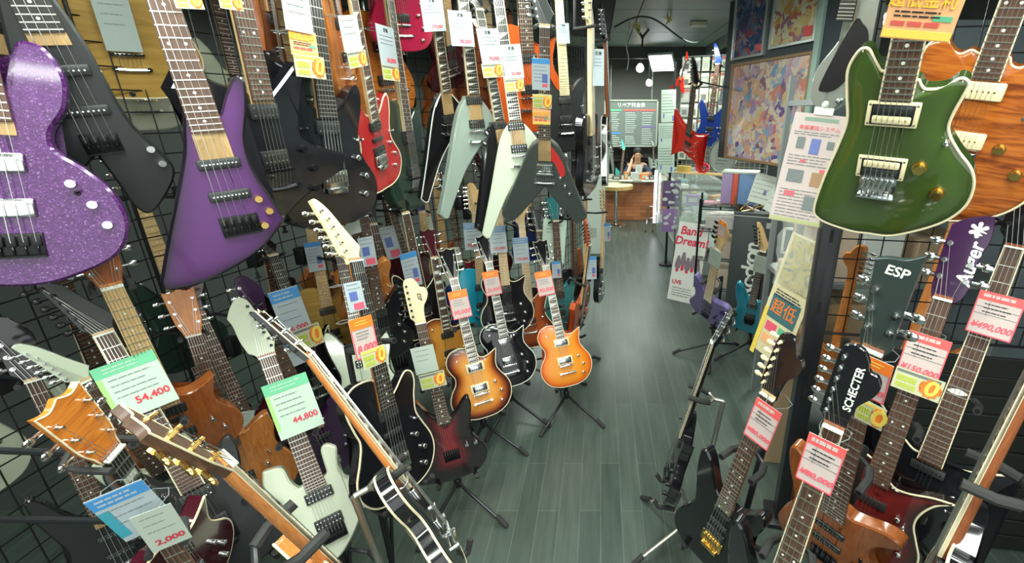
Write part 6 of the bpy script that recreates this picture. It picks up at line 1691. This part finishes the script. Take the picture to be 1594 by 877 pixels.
# thin chrome floor racks beside the glass case
for i, (x, y, lb) in enumerate(((.93, 5.35, 'thin chrome rack stand on the floor by the poster board'), (.86, 7.9, 'small folded chrome rack on the floor at the far end of the glass case'))):
    r = thing('rack_stand', lb, 'rack stand', Matrix.Translation((x, y, 0)), 'chrome racks by the glass case')
    for s in (-1, 1):
        MB().tube([(s * .06 - .04, -.16, .02), (s * .06, -.02, .40), (s * .06, .02, .62 if i == 0 else .3)], .008, 6).build('leg', CHROME, r)
        MB().tube([(s * .06 + .03, .16, .02), (s * .06, 0, .36)], .008, 6).build('strut', CHROME, r)
        MB().cyl((s * .06 - .04, -.165, .02), (s * .06 - .05, -.20, .0), .013).build('rubber_foot', RUBBER, r)
    MB().tube([(-.06, .0, .40), (.06, 0, .40)], .006, 6).tube([(-.06, -.08, .22), (.06, -.08, .22)], .006, 6).build('crossbar', CHROME, r)
# ---------------------------------------------------------------- glass showcase along the right of the aisle
GLASS = mat('case_glass', (.80, .92, .86), .04, coat=.2, alpha=.16)
ALU = mat('aluminium', (.50, .54, .50), .3, .8)
r = thing('glass_showcase', 'glass showcase with a glowing white edge tube along the aisle at the back', 'showcase', Matrix.Translation((.93, 5.45, 0)))
LX, LY, LZ = .62, 2.25, 1.06
MB().box((LX / 2, LY / 2, .16), (LX, LY, .32), bevel=.004).build('plinth', mat('plinth_grey', (.24, .28, .26), .4), r, 0)
for (x, y) in ((0, 0), (LX, 0), (0, LY), (LX, LY), (0, LY / 2)):
    MB().box((x, y, LZ / 2 + .16), (.025, .025, LZ - .32)).build('post', ALU, r, 0)
m = MB()
for z in (.34, LZ):
    m.box((0, LY / 2, z), (.025, LY, .025)).box((LX, LY / 2, z), (.025, LY, .025)).box((LX / 2, 0, z), (LX, .025, .025)).box((LX / 2, LY, z), (LX, .025, .025))
m.build('frame', ALU, r, 0)
for nm, c, s in (('glass_pane', (-.002, LY / 2, .70), (.005, LY - .04, .68)), ('glass_pane', (LX / 2, -.002, .70), (LX - .04, .005, .68)), ('glass_top', (LX / 2, LY / 2, LZ + .012), (LX, LY, .008))):
    MB().box(c, s).build(nm, GLASS, r, 0)
for z in (.56, .80):
    MB().box((LX / 2 + .02, LY / 2, z), (LX - .08, LY - .06, .008)).build('glass_shelf', GLASS, r, 0)
MB().cyl((-.035, LY + .02, .16), (-.035, LY + .02, 1.02), .022, n=14).build('light_tube', mat('showcase_tube', (1, 1, 1), .5, emit=(.86, .90, 1.0), es=5), r)
rr = random.Random(4)
PK = [('white', (.66, .68, .64)), ('violet', (.30, .18, .44)), ('navy', (.04, .07, .24)), ('silver', (.5, .52, .5)), ('black', (.03, .03, .03)), ('gold', (.5, .36, .12)), ('teal', (.08, .3, .3))]
n = 0
for zi, z in enumerate((.325, .566, .806)):
    for k in range(8):
        cn, cc = PK[(k * 2 + zi * 3) % len(PK)]
        s = (rr.uniform(.08, .16), rr.uniform(.08, .14), rr.uniform(.06, .14))
        q = box('pedal_box', '%s pedal box, %s on the %s level of the glass showcase' % (cn, ORD[k], ('bottom', 'middle', 'top')[zi]), 'box', (.93 + .20 + rr.uniform(-.05, .2), 5.45 + .16 + k * .27, z), s, mat('pedal_' + cn, cc, .4), rr.uniform(-12, 12), 'boxes in the glass showcase', lid=False)
        MB().box((0, -s[1] / 2 - .001, s[2] * .55), (s[0] * .7, .002, s[2] * .4)).build('label', PAPER, q, 0)
# sheets and leaflets taped to the showcase
for i, (c, ax, w, h, mm, lb) in enumerate((((.885, 5.895, .60), -6, .20, .30, mat('leaflet_violet', (.24, .14, .32), .4), 'violet leaflet low on the dark notice pole'), ((1.015, 5.42, .62), -3, .19, .26, PAPERG, 'pale leaflet with a grey picture on the near end of the glass showcase'),
                                        ((.885, 5.895, .94), -6, .22, .32, mat('leaflet_dark', (.10, .06, .14), .35), 'dark violet and silver poster on the notice pole just below the notices'))):
    r = board('leaflet', lb, 'leaflet', c, ax, 0, w, h, .003, mm)
    m = MB()
    q = random.Random(40 + i)
    for k in range(9):
        m.ball((q.uniform(-.36, .36) * w, -.001, q.uniform(-.36, .36) * h), .035 * w / .3, (q.uniform(.6, 1.6), .05, q.uniform(.5, 1.2)))
    m.build('printed_picture', mat('leaflet_silver', (.50, .52, .52), .4), r)

# accessory grid above the showcase
wire_grid('wire_grid', 'pale wire grid covered with accessory packs above the showcase', (.98, 6.15), (1.95, 5.62), 1.10, 2.52, .06, .002, mat('pale_grid_wire', (.45, .47, .42), .4, .5))
GA, GB = Vector((.98, 6.15)), Vector((1.95, 5.62))
gd = (GB - GA).normalized(); gn = Vector((gd.y, -gd.x))
gang = math.degrees(math.atan2(gd.y, gd.x))
PKC = [('cream', (.62, .60, .44)), ('olive', (.40, .42, .26)), ('grey', (.34, .36, .34)), ('white', (.66, .68, .62)), ('lime grey', (.5, .54, .42)), ('pale green', (.46, .54, .42)), ('tan', (.48, .38, .24))]
q = random.Random(12)
ROWN = ['top', 'second', 'third', 'fourth', 'fifth', 'sixth', 'seventh']
for j in range(7):
    for i in range(9):
        s = .06 + i * .115
        if s > 1.08: break
        z = 2.43 - j * .17
        if j >= 4 and i >= 3: continue
        p = GA + gd * s + gn * .016
        cn, cc = PKC[q.randrange(len(PKC))]
        w, h = q.uniform(.085, .108), q.uniform(.13, .165)
        r = thing('accessory_pack', '%s accessory pack, %s in the %s row of the pale grid' % (cn, ORD[i], ROWN[j]), 'accessory pack', Matrix.Translation((p.x, p.y, z)) @ Matrix.Rotation(math.radians(gang), 4, 'Z'), 'packs on the accessory grid')
        MB().box((0, 0, 0), (w, .014, h), bevel=.003).build('pack', mat('pack_' + cn.replace(' ', '_'), cc, .45), r, 0)
        MB().box((0, -.0075, h * .36), (w, .002, h * .2)).build('header', mat('pack_head_%d' % (q.randrange(3)), ((.62, .64, .58), (.10, .10, .10), (.40, .12, .10))[q.randrange(3)], .5), r, 0)
        MB().box((0, -.0075, -h * .12), (w * .6, .002, h * .4)).build('item', mat('pack_item_%d' % q.randrange(3), ((.16, .17, .16), (.42, .42, .36), (.5, .46, .3))[q.randrange(3)], .4), r, 0)
# red cable coil and small things on the shelf under the grid
SH = lambda s, o, z: (GA.x + gd.x * s + gn.x * o, GA.y + gd.y * s + gn.y * o, z)
M_ = Matrix.Translation(SH(.42, .0, 1.19)) @ Matrix.Rotation(math.radians(gang), 4, 'Z')
r = thing('wooden_ledge', 'thin wooden ledge under the accessory grid', 'shelf', M_)
MB().box((0, -.08, 0), (.80, .16, .018), bevel=.003).build('ledge', MAPLE, r, 0)
for s in (-.3, .3):
    MB().box((s, -.03, -.04), (.012, .06, .07)).build('bracket', ALU, r, 0)
m = MB()
q = random.Random(2)
for k in range(7):
    a0 = q.uniform(0, 6)
    rad = q.uniform(.05, .085)
    m.tube([(rad * math.cos(a0 + t * PI / 8), q.uniform(-.012, .012) - .02 * k / 7, rad * .72 * math.sin(a0 + t * PI / 8) + .05) for t in range(16)], .007, 6, closed=True)
o = m.build('cable_coil', mat('red_cable', (.55, .02, .05), .35)); o.matrix_world = Matrix.Translation(SH(.36, .09, 1.21)) @ Matrix.Rotation(math.radians(gang), 4, 'Z')
tag(o, 'coil of red cable on the wooden ledge below the red guitar', 'cable')
box('accessory_pack', 'yellow and grey strap pack lying on the ledge left of the red coil', 'accessory pack', SH(.12, .08, 1.20), (.16, .08, .07), mat('pack_mustard', (.50, .36, .08), .5), gang, lid=False)
# support arms for the instruments on the grid
for k, lb in (('S1', 'bright red X-shaped guitar'), ('S2', 'deep blue guitar'), ('S3', 'tiny red toy guitar')):
    c = pose(k) @ Vector((0, .012, nut_z(SHAPE_OF[k]) - .01))
    t = (Vector((c.x, c.y)) - GA).dot(gd)
    pq = GA + gd * max(.02, min(1.08, t))
    hanger(k, 'hanger arm of the ' + lb, to=Vector((pq.x, pq.y, min(c.z, 2.5))))
# white notices on a dark pole
r = thing('notice_pole', 'dark upright pole carrying white notices by the showcase', 'pole', Matrix.Translation((.86, 5.92, 0)))
MB().cyl((0, 0, 0), (0, 0, 2.45), .016, n=12).build('pole', POSTM, r)
MB().cyl((0, 0, 0), (0, 0, .02), .09, n=20).build('foot', POSTM, r)
for i, (z, w, h, lb) in enumerate(((1.97, .17, .36, 'tall white notice, topmost on the dark pole'), (1.66, .21, .24, 'square white notice in the middle of the dark pole'), (1.37, .20, .34, 'white notice lowest on the dark pole, above the showcase'))):
    r = board('notice_sheet', lb, 'notice', (.80, 5.895, z), -6, 0, w, h, .004, PAPERG, -2)
    lines(w, h, h * .35, -h * .2, 7, seed=60 + i, lw=.005, y=-.001).build('small_print', INKG, r, 0)
    m = MB().box((-w * .32, -.001, -h * .3), (w * .08, .001, h * .14)).box((w * .32, -.001, -h * .38), (w * .1, .001, h * .16))
    m.build('picture', PHOTOB, r, 0)
r = board('notice_sheet', 'pale slanted sheet beside the large bright print', 'notice', (1.30, 4.97, 2.10), -40, 6, .26, .30, .004, PAPERB, 8)
lines(.26, .3, .1, -.1, 4, seed=71, lw=.005, y=-.001).build('small_print', INKG, r, 0)

# ---------------------------------------------------------------- repair counter
BRICK = bpy.data.materials.new('brick_wood_front'); BRICK.use_nodes = True
nt = BRICK.node_tree; b = principled(BRICK); b.inputs['Roughness'].default_value = .45
tc = nt.nodes.new('ShaderNodeTexCoord'); mp = nt.nodes.new('ShaderNodeMapping'); mp.inputs['Rotation'].default_value = (PI / 2, 0, 0)
bt = nt.nodes.new('ShaderNodeTexBrick'); bt.inputs['Scale'].default_value = 1
bt.inputs['Brick Width'].default_value = .30; bt.inputs['Row Height'].default_value = .065; bt.inputs['Mortar Size'].default_value = .003
bt.inputs['Color1'].default_value = (.34, .115, .04, 1); bt.inputs['Color2'].default_value = (.46, .18, .07, 1); bt.inputs['Mortar'].default_value = (.17, .06, .03, 1)
nt.links.new(tc.outputs['Object'], mp.inputs['Vector']); nt.links.new(mp.outputs['Vector'], bt.inputs['Vector']); nt.links.new(bt.outputs['Color'], b.inputs['Base Color'])
r = thing('repair_counter', 'wooden repair counter with a boarded front at the far end of the shop', 'counter', Matrix.Translation((.0, 8.62, 0)))
MB().box((.55, .35, .35), (1.5, .6, .70), bevel=.004).build('counter_front', BRICK, r, 0)
MB().box((.55, .33, .725), (1.6, .70, .045), bevel=.008).build('counter_top', mat('counter_top', (.36, .36, .28), .35), r, 0)
r = thing('round_table', 'round pale-topped table on one chrome post in front of the counter', 'table', Matrix.Translation((.27, 8.30, 0)))
MB().cyl((0, 0, .645), (0, 0, .70), .30, .30, 40).build('tabletop', ramp_mat('table_rim', [(.3, (.42, .28, .08)), (.7, (.62, .46, .16))], 'wood', .4, .2, nscale=8), r)
MB().cyl((0, 0, .70), (0, 0, .708), .292, .290, 40).build('top_sheet', mat('table_sheet', (.46, .46, .30), .4), r)
MB().cyl((0, 0, .02), (0, 0, .65), .032, n=18).build('post', CHROME, r)
MB().cyl((0, 0, 0), (0, 0, .025), .19, .15, 28).build('base', CHROME, r)
# things on the counter
CT = .75
for i, (x, y, s, mm, lb) in enumerate(((.30, 8.72, (.16, .12, .06), mat('tin_dark', (.08, .07, .06), .4), 'dark low tin at the left of the repair counter'), (.46, 8.70, (.07, .06, .13), mat('box_orange', (.62, .24, .06), .5), 'upright orange-brown box on the repair counter'),
                                      (.62, 8.74, (.14, .08, .12), mat('box_paleblue', (.48, .52, .50), .5), 'pale picture box in the middle of the counter'), (.80, 8.72, (.15, .10, .10), mat('box_bright', (.78, .20, .05), .5), 'bright orange box on the counter'),
                                      (.93, 8.70, (.10, .10, .06), mat('box_black', (.04, .04, .05), .5), 'small black box right of the bright orange box'), (.84, 8.60, (.06, .05, .04), WHITEBX, 'tiny white box before the bright orange box'))):
    q = box('small_box', lb, 'box', (x, y, CT), s, mm, (i * 17) % 20 - 8, 'boxes on the repair counter', lid=False)
    MB().box((0, -s[1] / 2 - .001, s[2] / 2), (s[0] * .6, .002, s[2] * .5)).build('label', PAPER, q, 0)
for i, (x, z, lb) in enumerate(((.70, .92, 'white card standing in front of the seated person'), (.18, .86, 'white card with a red mark at the left end of the counter'))):
    r = board('counter_card', lb, 'card', (x, 8.80, z), 0, 8, .12, .16, .004, PAPER)
    lines(.1, .14, .04, -.05, 4, seed=80 + i, lw=.006, y=-.001).build('small_print', INKR if i else INKG, r, 0)
    MB().box((0, .05, -.085), (.12, .10, .006)).build('easel_foot', WHITEP, r, 0)
for i, (x, y, lb) in enumerate(((.45, 8.50, 'flat white paper at the left front of the counter top'), (.85, 8.46, 'flat white paper at the right front of the counter top'))):
    r = thing('paper_sheet', lb, 'sheet', Matrix.Translation((x, y, CT)) @ Matrix.Rotation(.2 * i - .1, 4, 'Z'))
    MB().box((0, 0, .0012), (.24, .16, .002)).build('sheet', PAPER, r, 0)
    lines(.2, .1, .0, .0, 1, seed=90 + i).build('small_print', INKG, r, 0, Matrix.Translation((0, 0, .0032)) @ Matrix.Rotation(-PI / 2, 4, 'X'))

# repair price list board
r = thing('price_board', 'framed repair price list board above the counter', 'price board', Matrix.Translation((.60, 9.80, 1.69)))
MB().box((0, .02, 0), (1.02, .02, .84)).build('panel', mat('board_grey', (.13, .16, .14), .5), r, 0)
m = MB()
for s in (-1, 1):
    m.box((s * .515, .01, 0), (.025, .04, .88)).box((0, .01, s * .43), (1.05, .04, .025))
m.build('frame', mat('board_frame', (.42, .46, .40), .4, .5), r, 0)
put_text(r, 'リペア料金表', .092, 0, .34, mat('board_white', (.80, .84, .80), .5), y=.005, extrude=.002)
for i, (x, z, mm) in enumerate(((-.34, .25, HGREEN), (0, .25, HRED), (.33, .25, HRED), (-.34, -.18, HBLUE), (.33, -.06, mat('bar_violet', (.16, .14, .3), .5)))):
    MB().box((x, .006, z), (.30, .004, .03)).build('heading_bar', mm, r, 0)
bl = mat('board_print', (.52, .58, .54), .6)
for i, (x, z0, z1, nn) in enumerate(((-.34, .20, -.12, 9), (0, .20, -.16, 10), (.33, .20, -.02, 6), (-.34, -.23, -.38, 5), (0, -.24, -.38, 5), (.33, -.10, -.38, 8))):
    m = lines(.26, 1, z0, z1, nn, seed=100 + i, lw=.012, y=.006)
    m.build('price_lines', bl, r, 0, Matrix.Translation((x, 0, 0)))
for s in (-1, 1):
    MB().tube([(s * .4, .02, .43), (s * .4, .02, 1.40)], .006, 6).build('hanging_wire', ALU, r)

# workshop shelf with stock behind the counter
r = thing('workshop_shelf', 'dark workshop shelf behind the repair counter', 'shelf', Matrix.Translation((.55, 10.35, 0)))
for z in (.5, .95, 1.25):
    MB().box((0, 0, z), (2.4, .36, .03)).build('shelf_board', mat('workshop_dark', (.05, .045, .04), .6), r, 0)
for x in (-1.18, 0, 1.18):
    MB().box((x, 0, .7), (.04, .36, 1.4)).build('upright', mat('workshop_dark', (.05, .045, .04), .6), r, 0)
POSE['W1'] = ((.38, 9.62, .42), (.10, .06, 1.0), (0, -1, 0), 1.0)
G('W1', EG, 'teal guitar leaning behind the counter left of the seated person', 'guitar', 'mock', mat('paint_aqua', (.06, .38, .36), .3), 'point', neckw=MAPLE, lod=0)
stand('W1', 'tripod stand under the teal guitar behind the counter')
POSE['W2'] = ((1.08, 9.75, .78), (-.05, .05, 1.0), (0, -1, 0), .6)
G('W2', EG, 'small pale grey guitar body on the shelf right of the seated person', 'guitar', 'star', SILVER, 'point', neckw=MAPLE, lod=0)
stand('W2', 'small stand under the pale grey guitar behind the counter', neckz=.5)

# white partition board at the end of the left row
r = thing('white_partition', 'plain white partition board at the end of the left guitar row', 'partition', Matrix.Translation((-.03, 6.4, 0)))
MB().box((-.07, 0, .56), (.32, .03, 1.10), bevel=.004).build('panel', mat('partition_white', (.52, .58, .52), .5), r, 0)
for s in (-.2, .06):
    MB().box((s, 0, .01), (.04, .26, .02)).build('foot', ALU, r, 0)
# cards on the edge-on row
for i, (k, z, ax, w, h, kind, lb) in enumerate((('F8', .62, 14, .075, .17, 'bluecard', 'narrow blue card on the edge-on row left of the red-orange guitar'), ('F9', .60, 14, .06, .16, 'bluecard', 'narrow blue and yellow card beside the pale neck at the row end'),
                                          ('U17', .60, 14, .06, .17, 'stage', 'narrow pale card high on the edge-on pale neck'), ('L21', .56, 5, .10, .09, 'plain', 'white card with small print at the row end above the white partition'))):
    c = pose(k) @ Vector((.0, -.06, z))
    M_ = Matrix.Translation(c) @ Matrix.Rotation(math.radians(ax), 4, 'Z')
    q_ = M_.inverted() @ (pose(k) @ Vector((0, -.02, z + .09)))
    r = thing('price_card', lb, 'card', M_, 'cards on the edge-on row')
    card(kind, r, w, h, '', 200 + i)
    MB().tube([(0, .001, h / 2 - .004), tuple(q_ * .5 + Vector((0, 0, h / 4 + .01))), tuple(q_)], .0016, 5).build('elastic_loop', INKG, r)

# ---------------------------------------------------------------- person at the counter
SKIN = mat('skin', (.50, .27, .17), .5)
HAIR = mat('black_hair', (.012, .011, .012), .45)
SHIRT = mat('navy_shirt', (.018, .024, .048), .7)
def skin_body(name, joints, edges, m, parent, root=0, sub=2):
    me = bpy.data.meshes.new(name)
    me.from_pydata([j[0] for j in joints], edges, [])
    o = link(name, me, m, parent)
    sk = o.modifiers.new('skin', 'SKIN')
    sk.use_smooth_shade = True
    for i, j in enumerate(joints):
        v = me.skin_vertices[0].data[i] if me.skin_vertices else None
        if v is None:
            break
        v.radius = j[1] if isinstance(j[1], tuple) else (j[1], j[1])
        v.use_root = (i == root)
    o.modifiers.new('sub', 'SUBSURF').levels = sub
    o.modifiers['sub'].render_levels = sub
    return o
def add_skin(me):
    bm = bmesh.new(); bm.from_mesh(me); bm.verts.layers.skin.verify(); bm.to_mesh(me); bm.free()
_old = skin_body
def skin_body(name, joints, edges, m, parent, root=0, sub=2):
    me = bpy.data.meshes.new(name)
    bm = bmesh.new()
    lay = bm.verts.layers.skin.verify()
    vs = []
    for i, j in enumerate(joints):
        v = bm.verts.new(j[0])
        v[lay].radius = j[1] if isinstance(j[1], tuple) else (j[1], j[1])
        v[lay].use_root = (i == root)
        vs.append(v)
    for a, b_ in edges:
        bm.edges.new((vs[a], vs[b_]))
    bm.to_mesh(me); bm.free()
    o = link(name, me, m, parent)
    sk = o.modifiers.new('skin', 'SKIN'); sk.use_smooth_shade = True
    s_ = o.modifiers.new('sub', 'SUBSURF'); s_.levels = sub; s_.render_levels = sub
    return o
PX, PY = .72, 9.42
r = thing('person', 'person with short black hair and navy shirt seated behind the counter, hand at the cheek', 'person', Matrix.Translation((PX, PY, 0)))
# one continuous body: pelvis, spine, neck, head, both arms and hands, both legs (seated)
J = [((0, .10, .50), (.15, .12)), ((0, .08, .68), (.145, .10)), ((0, .03, .86), (.165, .11)), ((0, .01, .95), (.09, .075)), ((.0, -.01, 1.00), (.055, .058)), ((.0, -.03, 1.08), (.072, .085)), ((.0, -.035, 1.165), (.078, .092)), ((0, -.025, 1.225), (.055, .065)),
     ((-.15, .03, .91), .062), ((-.235, -.10, .76), .048), ((-.20, -.30, .80), .040), ((-.13, -.18, .99), .030), ((-.115, -.145, 1.045), (.036, .022)),
     ((.15, .03, .91), .062), ((.26, -.08, .76), .048), ((.17, -.33, .80), .038), ((.02, -.36, .79), .030), ((-.045, -.375, .79), (.036, .02)),
     ((-.10, -.02, .48), .085), ((-.13, -.36, .49), .068), ((-.13, -.38, .24), .052), ((-.13, -.36, .06), .038), ((-.13, -.46, .04), .036),
     ((.10, -.02, .48), .085), ((.13, -.36, .49), .068), ((.13, -.38, .24), .052), ((.13, -.36, .06), .038), ((.13, -.46, .04), .036)]
E_ = [(0, 1), (1, 2), (2, 3), (3, 4), (4, 5), (5, 6), (6, 7), (2, 8), (8, 9), (9, 10), (10, 11), (11, 12), (2, 13), (13, 14), (14, 15), (15, 16), (16, 17), (0, 18), (18, 19), (19, 20), (20, 21), (21, 22), (0, 23), (23, 24), (24, 25), (25, 26), (26, 27)]
# five fingers on each hand, curled
def fingers(base, dirv, side, up, start):
    for f in range(4):
        o = side * ((f - 1.5) * .017)
        l = (.030, .034, .032, .025)[f]
        p0 = Vector(J[base][0]) + Vector(dirv) * .028 + o
        J.append((tuple(p0), .0085)); a = len(J) - 1; E_.append((base, a))
        J.append((tuple(p0 + Vector(dirv) * l + Vector(up) * .006), .008)); E_.append((a, a + 1))
        J.append((tuple(p0 + Vector(dirv) * (l * 1.6) + Vector(up) * .024), .0065)); E_.append((a + 1, a + 2))
    p0 = Vector(J[base][0]) - side * .034 + Vector(dirv) * .004
    J.append((tuple(p0), .010)); a = len(J) - 1; E_.append((base, a))
    J.append((tuple(p0 + Vector(dirv) * .030 - side * .012), .0085)); E_.append((a, a + 1))
fingers(12, (.25, .35, .9), Vector((.0, 1, -.4)).normalized(), (.6, .2, 0), 0)
fingers(17, (-1, -.1, -.05), Vector((.0, 1, 0)), (0, 0, -.4), 0)
skin_body('body', J, E_, SKIN, r)
SJ = [((0, .10, .46), (.165, .135)), ((0, .08, .68), (.160, .115)), ((0, .03, .86), (.182, .125)), ((0, .012, .945), (.085, .078)), ((-.15, .03, .905), .078), ((-.235, -.09, .765), .062), ((-.228, -.17, .775), .057), ((.15, .03, .905), .078), ((.255, -.075, .765), .062), ((.235, -.16, .775), .057)]
skin_body('shirt', SJ, [(0, 1), (1, 2), (2, 3), (2, 4), (4, 5), (5, 6), (2, 7), (7, 8), (8, 9)], SHIRT, r)
TJ = [((0, .10, .49), (.16, .13)), ((-.10, -.02, .48), .096), ((-.13, -.36, .49), .078), ((-.13, -.38, .24), .062), ((-.13, -.36, .08), .05), ((.10, -.02, .48), .096), ((.13, -.36, .49), .078), ((.13, -.38, .24), .062), ((.13, -.36, .08), .05)]
skin_body('trousers', TJ, [(0, 1), (1, 2), (2, 3), (3, 4), (0, 5), (5, 6), (6, 7), (7, 8)], mat('dark_trousers', (.02, .02, .024), .7), r)
m = MB()
m.ball((0, -.012, 1.185), .099, (.92, 1.02, .86), (.25, 0, 0), 20).ball((-.058, -.02, 1.15), .05, (.55, 1, 1.1)).ball((.058, -.02, 1.15), .05, (.55, 1, 1.1)).ball((0, .045, 1.13), .07, (1, .7, 1.1)).ball((0, -.085, 1.222), .045, (1.5, .5, .5), (.5, 0, 0))
m.build('hair', HAIR, r)
m = MB()
for s in (-1, 1):
    m.ball((s * .030, -.117, 1.128), .011, (1.2, .5, .7))
m.build('eyes', mat('eye_dark', (.02, .015, .012), .3), r)
MB().ball((0, -.125, 1.095), .016, (.75, .9, 1.2)).ball((-.079, -.03, 1.105), .022, (.4, .7, 1.2)).ball((.079, -.03, 1.105), .022, (.4, .7, 1.2)).build('nose_and_ears', SKIN, r)
MB().ball((0, -.112, 1.058), .018, (1.3, .35, .35)).build('mouth', mat('lips', (.36, .12, .10), .5), r)
r = thing('stool', 'dark stool under the seated person behind the counter', 'stool', Matrix.Translation((PX, PY + .10, 0)))
MB().cyl((0, 0, .34), (0, 0, .385), .17, n=28).build('seat', RUBBER, r)
for k in range(4):
    a = k * PI / 2 + .7
    MB().tube([(.10 * math.cos(a), .10 * math.sin(a), .345), (.17 * math.cos(a), .17 * math.sin(a), .0)], .011, 8).build('leg', CHROME, r)
